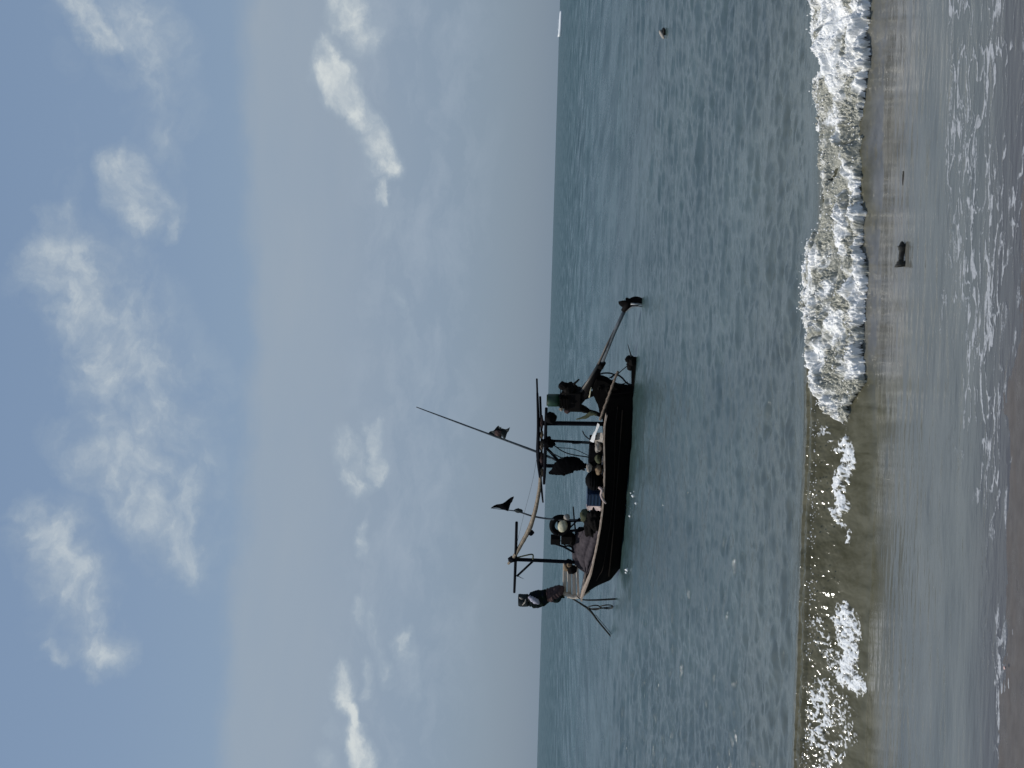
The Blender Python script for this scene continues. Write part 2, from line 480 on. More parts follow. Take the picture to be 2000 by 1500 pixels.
bm = bmesh.new()
tube(bm, [bp(1131, 771, -0.08), bp(1151, 741.5, -0.08), bp(1168, 713, -0.08)], [0.05, 0.05, 0.045], 10)
mesh_obj('guide_rod', bm, M['shaft'], eng)
bm = bmesh.new()
tube(bm, [bp(1171, 717, 0.0), bp(1176.5, 707, 0.0)], 0.135, 12)
mesh_obj('shaft_collar', bm, M['iron'], eng)
bm = bmesh.new()
tube(bm, [bp(1173, 712, 0.0), bp(1198, 652, 0.0), bp(1222, 602, 0.0)], [0.085, 0.07, 0.06], 12)
mesh_obj('shaft', bm, M['greypole'], eng)
bm = bmesh.new()
tube(bm, [bp(1167, 714, -0.06), bp(1184, 676, -0.06), bp(1199, 645, -0.04)], [0.03, 0.035, 0.01], 8)
mesh_obj('guide_rod', bm, M['shaft'], eng)
# propeller blades (two broad ones) on a hub, plus the pale skeg bar under it
prop_p = bmesh.new()
hub = bp(1224, 597, 0.0)
tube(prop_p, [bp(1217, 607, 0.0), bp(1226, 595, 0.0), bp(1231, 588, 0.0)], [0.08, 0.12, 0.05], 12)
def blade(b_, root, tip, wid, twist):
    d = tip - root; L = d.length; d.normalize()
    side = d.cross(NRM).normalized(); side = (side * math.cos(twist) + NRM * math.sin(twist)).normalized()
    nn = side.cross(d).normalized()
    K = 9; top, bot = [], []
    for i in range(K):
        x = i / (K - 1); w = wid * (math.sin(PI * (0.12 + 0.85 * x)) ** 0.6)
        c = root + d * (L * x) + nn * 0.04 * math.sin(PI * x)
        top.append([b_.verts.new(c + side * w * j + nn * (0.02 * (1 - j * j) + 0.03 * j)) for j in (-1, -0.5, 0, 0.5, 1)])
        bot.append([b_.verts.new(c + side * w * j - nn * (0.02 * (1 - j * j) - 0.03 * j + 0.004)) for j in (-1, -0.5, 0, 0.5, 1)])
    for g in (top, bot):
        for a, b2 in zip(g, g[1:]):
            for k in range(4): b_.faces.new((a[k], a[k + 1], b2[k + 1], b2[k]))
    for a, b2, c2, d2 in zip(top, top[1:], bot, bot[1:]):
        b_.faces.new((a[0], b2[0], d2[0], c2[0])); b_.faces.new((a[4], b2[4], d2[4], c2[4]))
blade(prop_p, bp(1229, 600, 0.0), bp(1209, 589, 0.0), 0.17, 0.1)
blade(prop_p, bp(1226, 593, -0.02), bp(1256, 586, -0.02), 0.165, 0.1)
blade(prop_p, bp(1226, 595, 0.05), bp(1230, 584, 0.35), 0.15, 0.6)
mesh_obj('propeller', prop_p, M['iron'], eng)
bm = bmesh.new()
tube(bm, [bp(1232, 593.5, -0.08), bp(1254, 594, -0.08)], [0.035, 0.03], 8)
tube(bm, smooth_path([bp(1222, 609, -0.02), bp(1229, 603, -0.04), bp(1238, 598.5, -0.05), bp(1254, 598.5, -0.05)], 4), 0.025, 8)
mesh_obj('propeller_guard', bm, M['steel'], eng)
# engine bearers
bm = bmesh.new()
tube(bm, [bp(1120, 790, 0.0), bp(1142, 800, 0.0), bp(1152, 804, 0.0)], [0.14, 0.13, 0.07], 8)
tube(bm, [bp(1148, 802, 0.0), bp(1164, 807, 0.0), bp(1174, 812, 0.0)], [0.06, 0.075, 0.07], 8)
tube(bm, [bp(1138, 776, 0.0), bp(1160, 768, 0.0), bp(1172, 772, 0.0)], [0.12, 0.10, 0.12], 8)
tube(bm, [bp(1122, 798, -0.1), bp(1150, 768, -0.1)], [0.09, 0.07], 8)
mesh_obj('engine_bearer', bm, M['iron'], eng, smooth=False)
bm = bmesh.new()
tube(bm, [bp(1151, 776, -0.14), bp(1155, 756, -0.14)], [0.03, 0.02], 8)
mesh_obj('tiller_grip', bm, M['cream'], eng)
# engine box at the stern
bm = bmesh.new()
def prism(b_, outline, t0, t1, bev=0.02):
    a = [b_.verts.new(bp(x, y, t0)) for x, y in outline]
    c = [b_.verts.new(bp(x, y, t0) + NRM * (t1 - t0)) for x, y in outline]
    fs = [b_.faces.new(a), b_.faces.new(c[::-1])]
    for k in range(len(a)): fs.append(b_.faces.new((a[k], c[k], c[(k + 1) % len(a)], a[(k + 1) % len(a)])))
    if bev: bmesh.ops.bevel(b_, geom=list({e for f in fs for e in f.edges}), offset=bev, segments=2, affect='EDGES')
OUT = [(1162, 748), (1166, 741), (1172, 745), (1179, 743), (1186, 749), (1192, 750), (1199, 757), (1210, 760), (1212, 822), (1178, 824), (1170, 806), (1169, 790), (1163, 782), (1157, 770), (1159, 757)]
prism(bm, OUT, -0.22, 0.12, 0.03)
lump(bm, bp(1172, 752, -0.1), (0.20, 0.16, 0.16), 3, 0.3, 2.2, 90, (DIR, NRM, UP))
lump(bm, bp(1186, 757, -0.1), (0.22, 0.16, 0.15), 3, 0.3, 2.2, 91, (DIR, NRM, UP))
mesh_obj('engine_box', bm, M['hull'], boat, smooth=False)
# stern platform beam and tangle
bm = bmesh.new()
prism(bm, [(1233.5, 704), (1244, 704), (1247, 770), (1247, 800), (1234, 800), (1233.5, 756)], -0.14, 0.10, 0.015)
mesh_obj('stern_platform', bm, M['hull'], boat, smooth=False)
bm = bmesh.new()
lump(bm, bp(1231, 714, 0.0), (0.16, 0.14, 0.12), 3, 0.4, 2.5, 21)
lump(bm, bp(1230, 702, 0.0), (0.13, 0.1, 0.15), 3, 0.5, 2.5, 22)
lump(bm, bp(1234, 706, -0.1), (0.14, 0.1, 0.1), 3, 0.5, 2.5, 23)
mesh_obj('mooring_tangle', bm, M['net'], boat)
pole('stern_spike', [(1234, 700, 0.0), (1226, 672, 0.0)], [0.03, 0.008], M['darkrope'])
# hoses and stays around the stern
pole('hose', [(1166, 733, 0.0), (1178, 729, 0.0), (1192, 729, 0.0), (1202, 733, 0.0)], 0.028, M['darkrope'])
pole('hose', [(1193, 738, 0.05), (1203, 731, 0.05), (1215, 738, 0.05), (1224, 748, 0.05), (1234, 752, 0.05)], 0.032, M['darkrope'])
pole('hose', [(1206, 731, -0.02), (1215, 723, -0.02), (1226, 714, -0.02)], 0.018, M['darkrope'])
pole('hose', [(1196, 742, 0.1), (1206, 750, 0.1), (1216, 750, 0.1), (1226, 746, 0.1)], 0.018, M['darkrope'])
pole('hose', [(1188, 740, 0.1), (1200, 731, 0.1)], 0.016, M['darkrope'])

# twisted rope along the after rail
bm = bmesh.new()
P = smooth_path([bp(1172, 820, -0.70), bp(1180, 797, -0.72), bp(1190, 770, -0.68), bp(1199, 745, -0.62), bp(1207, 725, -0.5)], 14)
tube(bm, P, [0.042 + 0.008 * math.sin(i * 0.9) + 0.005 * math.sin(i * 2.3) for i in range(len(P))], 10, 0.2)
mesh_obj('rail_rope', bm, M['rope'], boat)

# ---- bow ropes and poles
def single(name, label, cat, b_, m, group=None, smooth=True):
    o = mesh_obj(name, b_, m, None, smooth=smooth)
    return tag(o, label, cat, group)
bm = bmesh.new()
P = smooth_path([bp(1116, 1168, 0.0), bp(1137, 1181, 0.0), bp(1152, 1192, 0.0), bp(1168, 1213, 0.0), bp(1183, 1231, 0.0), bp(1196, 1246, 0.0), bp(1206, 1253, 0.0)], 8)
tube(bm, P, lerp_list([0.03, 0.04, 0.05, 0.04, 0.035, 0.03, 0.025], 8), 8, 0.2)
tube(bm, [q + Vector((0.03, 0, -0.09 * min(1, i / 25))) for i, q in enumerate(P)][20:], 0.012, 6)
single('anchor_rope', 'thick dark anchor rope slanting from the prow down into the sea', 'rope', bm, M['wetrope'])
bm = bmesh.new()
P = smooth_path([bp(1127, 1165, -0.05), bp(1137, 1171, -0.05), bp(1160, 1172, -0.05), bp(1200, 1170, -0.05), bp(1212, 1169, -0.05)], 5)
tube(bm, P, lerp_list([0.02, 0.025, 0.035, 0.04, 0.03], 5), 8)
single('mooring_line', 'taut dark line dropping straight from the bow tip to the water', 'rope', bm, M['wetrope'])
bm = bmesh.new()
for c0, c1, w in ((1149, 1172, 4.2), (1172, 1197, 3.6)):
    ring = []
    for k in range(17):
        a = 2 * PI * k / 16
        ring.append(bp((c0 + c1) / 2 - (c1 - c0) / 2 * math.cos(a), 1186.5 - (c0 - 1150) * 0.06 + w * math.sin(a) * (1 - 0.3 * math.cos(a)), -0.03 + 0.06 * math.sin(a)))
    tube(bm, ring, 0.026, 7, 0.3)
tube(bm, [bp(1150, 1189, 0.0), bp(1175, 1188, 0.0), bp(1196, 1185, 0.0)], [0.02, 0.03, 0.02], 7)
single('rope_loop', 'knotted double loop of rope hanging off the anchor rope', 'rope', bm, M['wetrope'])

# ---- flags and long pole
fl = thing('pennant_pole', 'thin curved stick flying a small black triangular pennant', 'flag', bp(1135, 1016, 0.1))
pole('stick', [(958.5, 992.5, 0.1), (990, 996, 0.1), (1013, 999.5, 0.1), (1040, 1008, 0.1), (1078, 1014, 0.1), (1138, 1016, 0.1)], [0.012, 0.018, 0.03, 0.035, 0.035, 0.04], M['greypole'], fl)
bm = bmesh.new()
def flag(b_, pts, t, nx=8, amp=0.06):
    """a rippled cloth: pts = four corner pixels (hoist top, fly top, fly bottom, hoist bottom)"""
    a, b2, c, d = [bp(x, y, t) for x, y in pts]
    for off in (0.0, 0.012):
        g = [[b_.verts.new(a.lerp(b2, i / nx).lerp(d.lerp(c, i / nx), j / nx) + NRM * (off + amp * math.sin(i * 1.1 + j * 0.5))) for j in range(nx + 1)] for i in range(nx + 1)]
        for i in range(nx):
            for j in range(nx): b_.faces.new((g[i][j], g[i + 1][j], g[i + 1][j + 1], g[i][j + 1]))
flag(bm, ((958.5, 992.5), (1003.5, 971), (1003, 972), (992.5, 997)), 0.1)
mesh_obj('pennant', bm, M['blackcloth'], fl)
bm = bmesh.new()
lump(bm, bp(1013, 997.5, 0.1), (0.1, 0.06, 0.16), 3, 0.3, 2, 31, (DIR, NRM, UP))
mesh_obj('tied_rag', bm, M['greycloth'], fl)

lp = thing('marker_pole', 'very long leaning bamboo pole with a dark rag tied near its middle', 'pole', bp(1142, 918, 0.2))
pole('pole', [(813, 795, 0.1), (880, 820, 0.1), (950, 846, 0.1), (1047, 882, 0.1), (1095, 902, 0.12), (1142, 918, 0.2)], [0.018, 0.028, 0.034, 0.046, 0.045, 0.04], M['greypole'], lp, jit=0.1)
bm = bmesh.new()
flag(bm, ((953, 847.5), (974, 832.5), (979, 834), (980, 857)), 0.08, 8, 0.05)
flag(bm, ((972, 848), (980, 838), (996, 835), (986, 858)), 0.04, 8, 0.06)
mesh_obj('rag', bm, M['greycloth'], lp)
bm = bmesh.new()
lump(bm, bp(973, 846, 0.02), (0.14, 0.05, 0.12), 3, 0.4, 2, 35, (DIR, NRM, UP))
mesh_obj('rag_knot', bm, M['maroon'], lp)

# ---- things on the boat
bm = bmesh.new()
P = smooth_path([bp(1072, 924, -0.1), bp(1080, 922, -0.1), bp(1093, 916, -0.1), bp(1106, 909.5, -0.1), bp(1120, 906.5, -0.1), bp(1132, 908.5, -0.1), bp(1141, 909, -0.1), bp(1146, 907, -0.1)], 6)
tube(bm, P, lerp_list([0.05, 0.13, 0.33, 0.405, 0.34, 0.24, 0.13, 0.05], 6), 24, 0.16, (NRM, 0.55), 40)
single('hanging_cloth', 'bulky black cloth bundle hanging from the aft rack post', 'cloth', bm, M['blackcloth'])
bm = bmesh.new()
lump(bm, bp(1076, 816, -0.15), (0.2, 0.17, 0.2), 3, 0.25, 2.2, 41)
single('bait_lamp', 'round black lamp-like bundle slung under the after end of the rack', 'bundle', bm, M['black'])
bm = bmesh.new()
lump(bm, bp(1070, 863, -0.15), (0.2, 0.15, 0.18), 3, 0.4, 2.2, 42)
lump(bm, bp(1077, 866, -0.15), (0.14, 0.12, 0.14), 3, 0.4, 2.2, 43)
single('cloth_bundle', 'small dark cloth bundle tied under the middle of the rack', 'bundle', bm, M['blackcloth'])
for i, (pts, lab) in enumerate((
        ([(1080, 868), (1098, 881), (1118, 888), (1150, 893)], 'slack dark rope running from the tied bundle to the deck floats'),
        ([(1078, 866), (1090, 874), (1120, 877), (1150, 890)], 'thin dark rope beside the slack one under the rack'),
        ([(1067, 879), (1082, 887), (1100, 896)], 'short rope sagging from the rack beam to the black hanging cloth'),
        ([(1117, 866), (1130, 866), (1142, 864), (1152, 864)], 'looped cord crossing above the white plastic sheet'),
        ([(1138, 842), (1142, 850), (1150, 857), (1154, 858)], 'hooked wire end above the white plastic sheet'))):
    bm = bmesh.new()
    tube(bm, smooth_path([bp(x, y, -0.2) for x, y in pts], 6), 0.022 if i != 1 else 0.014, 7, 0.2)
    single('rope', lab, 'rope', bm, M['darkrope'])

bm = bmesh.new()      # white sheet, folded over the rail
def sheet(b_, outline, t0, t1, nx=14, ny=8, amp=0.05, seed=0, thick=0.015):
    """cloth spread between a near edge and a far edge (lists of pixel points)"""
    top, bot = outline
    def along(poly, f):
        x = f * (len(poly) - 1); i = min(int(x), len(poly) - 2); q = x - i
        return (poly[i][0] + (poly[i + 1][0] - poly[i][0]) * q, poly[i][1] + (poly[i + 1][1] - poly[i][1]) * q)
    for off in (0, thick):
        g = []
        for i in range(nx + 1):
            a = along(top, i / nx); c = along(bot, i / nx); row = []
            for j in range(ny + 1):
                f = j / ny
                p = bp(a[0] + (c[0] - a[0]) * f, a[1] + (c[1] - a[1]) * f, t1 + (t0 - t1) * f)
                p += (UP * 0.4 + NRM) * amp * mnoise.fractal(p * 3.1 + Vector((seed, 0, 0)), 1, 2, 3) + NRM * off
                row.append(b_.verts.new(p))
            g.append(row)
        for i in range(nx):
            for j in range(ny): b_.faces.new((g[i][j], g[i + 1][j], g[i + 1][j + 1], g[i][j + 1]))
sheet(bm, ([(1167, 826), (1161, 843), (1152, 862)], [(1171, 830), (1164, 847), (1160, 864)]), -0.5, -0.2, seed=1, amp=0.04)
single('plastic_sheet', 'bright white plastic sheet folded up along the after rail', 'plastic sheet', bm, M['white'])
bm = bmesh.new()
sheet(bm, ([(1166, 845), (1161, 864)], [(1177, 846), (1178, 866)]), -0.55, -0.3, seed=3, amp=0.06)
single('grey_sack', 'greyish crumpled sack slumped below the white plastic sheet', 'sack', bm, M['whitefloat'])
bm = bmesh.new()
box(bm, bp(1163, 885, 0.0), DIR * 0.62, NRM * 0.3, UP * 0.24, 0.03)
single('fish_box', 'long dark box behind the row of floats amidships', 'box', bm, M['black'], smooth=False)
for (x, y, r, mm, lab) in ((1168.5, 872.5, 8.5, 'whitefloat', 'cream oval float beside the crumpled grey sack'),
                       (1168, 896, 7.0, 'olive', 'olive oval float in the middle of the row of floats'),
                       (1150.5, 913, 7.0, 'whitefloat', 'whitish float sitting highest, under the hanging black cloth'),
                       (1169.5, 917, 8.0, 'tan', 'tan pear-shaped float next to the black drum'),
                       ):
    bm = bmesh.new()
    lump(bm, bp(x, y, -0.45), (r / 42, r / 44, r / 66), 3, 0.38, 1.5, int(y))
    single('float', lab, 'float', bm, M[mm], 'net floats heaped amidships')
bm = bmesh.new()
lump(bm, bp(1160.5, 938, -0.2), (0.36, 0.34, 0.33), 4, 0.07, 3, 51)
for k in range(5):
    ring = [bp(1160.5, 938, -0.2) + Vector((math.cos(a) * 0.37, math.sin(a) * 0.35, -0.2 + 0.1 * k)) * (1 - 0.09 * (k - 2) ** 2 / 2) for a in [2 * PI * q / 20 for q in range(21)]]
    tube(bm, ring, 0.02, 6)
single('black_drum', 'round black drum bound with hoops beside the navy crate', 'drum', bm, M['black'])
cr = thing('plastic_crate', 'navy blue plastic crate between the black drum and pale pink cloth', 'crate', bp(1174, 968, -0.25), BOAT_RZ)
bm = bmesh.new(); c0 = bp(1161, 968, -0.25)
box(bm, c0, DIR * 0.30, NRM * 0.26, UP * 0.25, 0.02)
for q in (-0.2, -0.07, 0.06, 0.19):
    box(bm, c0 - NRM * 0.27 + UP * q, DIR * 0.27, NRM * 0.012, UP * 0.022)
mesh_obj('crate_body', bm, M['blue'], cr, smooth=False)
bm = bmesh.new()
box(bm, c0 + UP * 0.262, DIR * 0.32, NRM * 0.28, UP * 0.02, 0.01)
mesh_obj('crate_rim', bm, M['blue'], cr, smooth=False)
bm = bmesh.new()
tube(bm, smooth_path([bp(1170, 952, -0.8), bp(1176, 957, -0.95), bp(1174, 966, -0.98), bp(1178, 976, -1.0), bp(1183.5, 983, -1.0)], 6), lerp_list([0.05, 0.055, 0.045, 0.05, 0.03], 6), 9, 0.2)
single('rail_rag', 'twisted pinkish rag draped over the rail beside the navy crate', 'rag', bm, M['pink'])
bm = bmesh.new()
sheet(bm, ([(1146, 981), (1145, 989), (1148, 998)], [(1175, 980), (1174, 990), (1173, 999)]), -0.5, -0.1, seed=8, amp=0.12)
single('pale_cloth', 'pale pinkish cloth heaped between navy crate and black net mound', 'cloth', bm, M['pink'])
bm = bmesh.new()
lump(bm, bp(1143, 1007, 0.1), (0.26, 0.2, 0.2), 3, 0.2, 2, 53)
single('olive_bag', 'soft olive bag lying on top of the black net mound', 'bag', bm, M['olive'])
bm = bmesh.new()
lump(bm, bp(1163, 1015, -0.25), (0.55, 0.35, 0.34), 4, 0.3, 2.4, 54, (DIR, NRM, UP))
lump(bm, bp(1156, 1028, -0.2), (0.45, 0.3, 0.3), 4, 0.3, 2.4, 55, (DIR, NRM, UP))
single('net_mound', 'black mound of fishing net heaped behind the near rail', 'fishing net', bm, M['net'])
# the mauve tarpaulin heap
bm = bmesh.new()
top = [(1125, 1036), (1118.5, 1052), (1118, 1074), (1121, 1092), (1131, 1106), (1146, 1116)]
low = [(1172, 1030), (1170, 1045), (1168, 1062), (1163, 1082), (1156, 1100), (1148, 1118)]
nx, ny = 44, 26
def al(poly, f):
    x = f * (len(poly) - 1); i = min(int(x), len(poly) - 2); q = x - i
    return poly[i][0] + (poly[i + 1][0] - poly[i][0]) * q, poly[i][1] + (poly[i + 1][1] - poly[i][1]) * q
g = []
for i in range(nx + 1):
    a = al(top, i / nx); c = al(low, i / nx); row = []
    for j in range(ny + 1):
        f = j / ny
        t = 0.32 - 0.75 * f - 0.12 * math.sin(PI * f)
        p = bp(a[0] + (c[0] - a[0]) * f, a[1] + (c[1] - a[1]) * f, t * (1.0 - 0.45 * (i / nx) ** 2))
        fold = abs(math.sin(4.2 * f * 2 + i * 0.06 + 1.1 * mnoise.noise(p * 0.9))) ** 0.5
        p += (UP * 0.3 - NRM) * (0.11 * fold + 0.07 * mnoise.fractal(p * 2.3, 1, 2, 4))
        row.append(bm.verts.new(p))
    g.append(row)
for i in range(nx):
    for j in range(ny): bm.faces.new((g[i][j], g[i + 1][j], g[i + 1][j + 1], g[i][j + 1]))
back = [[bm.verts.new(g[i][j].co + NRM * (0.25 if j == 0 else 0.12) - UP * 0.12) for j in (0, ny)] for i in range(nx + 1)]
for i in range(nx):
    bm.faces.new((g[i][0], back[i][0], back[i + 1][0], g[i + 1][0]))
    bm.faces.new((g[i][ny], back[i][1], back[i + 1][1], g[i + 1][ny]))
    bm.faces.new((back[i][0], back[i][1], back[i + 1][1], back[i + 1][0]))
single('tarpaulin', 'mauve-grey folded tarpaulin covering the fore part of the hold', 'tarpaulin', bm, M['tarp'])

# ring-shaped hauler on its stand
hl = thing('net_hauler', 'black tyre-like ring with a cream ball inside, on a stand amidships', 'net hauler', bp(1135, 1020, 0.15))
bm = bmesh.new(); c0 = bp(1094, 1026, 0.1)
va = (DIR * 0.92 + NRM * -0.2 + UP * 0.2).normalized(); vb = UP - va * UP.dot(va); vb.normalize(); vc = va.cross(vb)
ring = [c0 + va * math.cos(2 * PI * k / 28) * 0.36 + vb * math.sin(2 * PI * k / 28) * 0.31 for k in range(29)]
tube(bm, ring, 0.115, 12, 0.1)
mesh_obj('ring', bm, M['black'], hl)
bm = bmesh.new()
lump(bm, c0 + NRM * 0.18 - UP * 0.12, (0.27, 0.1, 0.24), 3, 0.15, 2, 60, (DIR, NRM, UP))
mesh_obj('backing_plate', bm, M['black'], hl)
bm = bmesh.new()
lump(bm, bp(1099, 1027.5, -0.06), (0.25, 0.15, 0.185), 4, 0.04, 2, 61, (va, NRM, vb))
mesh_obj('ball', bm, M['cream'], hl)
bm = bmesh.new()
tube(bm, [bp(1100, 1018, 0.1), bp(1116, 1017, 0.1), bp(1138, 1016, 0.1)], [0.08, 0.06, 0.06], 8)
tube(bm, [bp(1108, 1038, 0.1), bp(1122, 1036, 0.1), bp(1140, 1034, 0.1)], [0.06, 0.05, 0.06], 8)
tube(bm, [bp(1119.5, 990, 0.1), bp(1121.5, 1015, 0.1), bp(1125, 1045, 0.1)], [0.025, 0.03, 0.035], 8)
tube(bm, [bp(1108, 1036, 0.1), bp(1132, 1012, 0.1)], [0.03, 0.03], 8)
mesh_obj('stand', bm, M['post'], hl)
bm = bmesh.new()
lump(bm, bp(1107, 1010, 0.05), (0.12, 0.1, 0.12), 3, 0.15, 2, 62)
single('small_pot', 'small greyish pot perched beside the black ring of the hauler', 'pot', bm, M['whitefloat'])
# winch block forward of the hauler
wn = thing('winch', 'black boxy winch on a slanting leg beside the black ring', 'winch', bp(1120, 1058, 0.2))
bm = bmesh.new()
box(bm, bp(1085, 1054, 0.1), DIR * 0.16, NRM * 0.14, UP * 0.19, 0.03)
mesh_obj('motor', bm, M['iron'], wn, smooth=False)
bm = bmesh.new()
box(bm, bp(1107, 1050, 0.1), DIR * 0.22, NRM * 0.18, UP * 0.22, 0.03)
lump(bm, bp(1117, 1054, 0.1), (0.3, 0.2, 0.14), 3, 0.2, 2, 64, (DIR, NRM, UP))
mesh_obj('gearbox', bm, M['iron'], wn, smooth=False)
bm = bmesh.new()
tube(bm, [bp(1084, 1062, 0.1), bp(1101, 1068, 0.1), bp(1121, 1079, 0.1)], [0.04, 0.04, 0.04], 8)
tube(bm, [bp(1096, 1056, 0.1), bp(1104, 1066, 0.1)], [0.03, 0.03], 8)
tube(bm, smooth_path([bp(1103, 1068, 0.1), bp(1110, 1066, 0.1), bp(1117, 1069, 0.1), bp(1119, 1074, 0.1)], 4), 0.035, 8)
mesh_obj('leg', bm, M['post'], wn)
bm = bmesh.new()
lump(bm, bp(1107, 1108, 0.1), (0.15, 0.12, 0.14), 3, 0.3, 2, 66)
lump(bm, bp(1112, 1103, 0.05), (0.1, 0.1, 0.1), 3, 0.3, 2, 67)
single('tan_bundle', 'tan sacking bundle at the foot of the forward mast', 'bundle', bm, M['tan'])
bm = bmesh.new()
lump(bm, bp(1117, 1112, 0.0), (0.2, 0.15, 0.19), 3, 0.35, 2, 68)
lump(bm, bp(1110, 1100, 0.15), (0.17, 0.12, 0.15), 3, 0.35, 2, 69)
single('rope_coil', 'dark heap of coiled rope lying on the pale bow boards', 'rope', bm, M['net'])
bm = bmesh.new()
tube(bm, smooth_path([bp(1125, 819, -0.1), bp(1142, 815, -0.1), bp(1155, 808, -0.1), bp(1166, 810, -0.1)], 5), lerp_list([0.02, 0.07, 0.10, 0.06], 5), 10, 0.4, (NRM, 0.4), 70)
single('green_netting', 'greyish green netting hung behind the after rack post', 'netting', bm, M['olive'])

# ------------------------------------------------------------------ things on the water
# distant white boat on the horizon
pd = ground(1097.2, 46)
D0 = pd.y
fb = thing('distant_boat', 'tiny white boat far off on the horizon', 'boat', pd)
bm = bmesh.new()
Lh = 52 * D0 / FPX / 2; hh = D0 / FPX
rings = []
for i in range(13):
    x = -1 + 2 * i / 12
    w = 4.2 * (1 - max(0, -x) ** 3) + 0.1
    top = (5.6 + 1.6 * max(0, -x) ** 2 - 1.2 * max(0, x) ** 2) * hh
    rake = -0.10 * Lh * max(0, -x) ** 3
    c = pd + Vector((x * Lh * 0.92, 0, 0))
    rings.append([bm.verts.new(c + Vector((rake, -w * 0.35, top))), bm.verts.new(c + Vector((0, -w, -0.3))),
                  bm.verts.new(c + Vector((0, w, -0.3))), bm.verts.new(c + Vector((rake, w * 0.35, top)))])
for q, r in zip(rings, rings[1:]):
    for k in range(4): bm.faces.new((q[k], q[(k + 1) % 4], r[(k + 1) % 4], r[k]))
bm.faces.new(rings[0]); bm.faces.new(rings[-1])
mesh_obj('hull', bm, M['hullwhite'], fb)
bm = bmesh.new()
box(bm, pd + Vector((-Lh * 0.1, 0, 6.0 * hh)), Vector((Lh * 0.4, 0, 0)), Vector((0, 1.2, 0)), Vector((0, 0, 1.1 * hh)), 0.3)
mesh_obj('cabin', bm, M['hullwhite'], fb, smooth=False)

# small float off to the right
pf = ground(1302, 66) + Vector((0, 0, 0.06))
bo = thing('marker_buoy', 'small white and black float bobbing alone on the open sea', 'buoy', pf)
ax1 = (Vector((-0.75, 0.0, -0.45))).normalized()
bm = bmesh.new()
lump(bm, pf + Vector((-0.02, 0, 0.075)), (0.14, 0.07, 0.05), 3, 0.05, 1.5, 80, (ax1, Vector((0, 1, 0)), ax1.cross(Vector((0, 1, 0)))))
mesh_obj('float_body', bm, M['whitefloat'], bo)
bm = bmesh.new()
lump(bm, pf + Vector((0.05, 0.0, 0.03)), (0.12, 0.09, 0.06), 3, 0.2, 1.5, 81)  # dark lumps against the right side of the float
lump(bm, pf + Vector((0.06, 0.0, 0.10)), (0.03, 0.03, 0.04), 2, 0.2, 1.5, 82)
mesh_obj('dark_part', bm, M['drift'], bo)

# driftwood in the shallows
pw = ground(1762, 497, 0.01)
k = pw.y / FPX
bm = bmesh.new()
def wpt(px, py, dz=0.0):
    p = at_depth(px, py, pw.y - 0.02); p.z += dz; return p
P = [wpt(1760.5, 521), wpt(1760, 517), wpt(1759.5, 513), wpt(1760, 508), wpt(1760.5, 495), wpt(1761.5, 487), wpt(1762, 482), wpt(1762, 475), wpt(1762, 471)]
tube(bm, smooth_path(P, 4), lerp_list([r * k for r in (11, 12, 8, 5, 5.2, 7, 8.5, 4, 1)], 4), 16, 0.35, (Vector((0, 1, 0)), 0.7), 85)
lump(bm, wpt(1768, 515), (6 * k, 6 * k, 5 * k), 3, 0.4, 2, 86)
single('driftwood', 'short black piece of driftwood with a knobbed end in the shallows', 'driftwood', bm, M['drift'])
bm = bmesh.new()
P = [ground(1764, 334, 0.0), ground(1763.5, 342, 0.004), ground(1763, 352, 0.002), ground(1762.5, 362, 0.0)]
tube(bm, smooth_path(P, 4), lerp_list([0.002, 0.0055, 0.0045, 0.0015], 4), 8, 0.3)
single('floating_stick', 'thin dark stick almost awash in the shallows, beyond the driftwood', 'stick', bm, M['drift'])
psh = ground(1962, 1304, 0.03)
bm = bmesh.new()
lump(bm, psh, (0.012, 0.009, 0.007), 3, 0.15, 2, 88)
single('seashell', 'tiny pale pink shell on the wet brown sand', 'shell', bm, M['shell'])

# ------------------------------------------------------------------ sea surface
CXv = np.array(CX); CYv = np.array(CY); Fv = np.array(F)
def project(x, y, z):
    d0, d1, d2 = x, y, z - CAM_H
    df = d0 * Fv[0] + d1 * Fv[1] + d2 * Fv[2]
    px = 1000 + FPX * (d0 * CXv[0] + d1 * CXv[1] + d2 * CXv[2]) / df
    py = 750 - FPX * (d0 * CYv[0] + d1 * CYv[1] + d2 * CYv[2]) / df
    return px, py

rng = np.random.RandomState(7)
WAVES = []
for i in range(84):
    lam = 0.16 * (90.0 ** (i / 83.0))               # 0.16 m .. 14 m
    th = rng.normal(0.05, 0.46 if lam < 2.5 else 0.28)
    slope = 0.054 * (0.6 + 0.8 * rng.rand()) * (1.22 if lam < 0.8 else (0.8 / lam) ** 0.78) * (1.0 if lam < 5 else 0.6)
    WAVES.append((lam, th, slope, rng.rand() * 2 * PI))

def shore_wave(x, y):
    """the breaking wave: crest height profile across the shore"""
    wob = 0.06 * pnoise(x * 0.35, x * 0 + 3.3, 50) + 0.03 * pnoise(x * 1.3, x * 0 + 1.1, 51)
    c = 10.62 + wob
    H = 0.46 + 0.03 * pnoise(x * 0.5, x * 0 + 9.7, 52) - 0.09 * sstep(0.2, 1.2, x)
    d = y - c
    front = np.clip(-d / 0.72, 0, 1)
    zf = H * (1 - front) ** 1.55
    zb = H * np.exp(-(np.maximum(d, 0) / 1.35) ** 1.7)
    # rounded lip
    z = np.where(d < 0, zf, zb)
    z = np.where(np.abs(d) < 0.06, H - 0.02 - 2.2 * d * d, z)
    return np.minimum(z, H - 0.0)

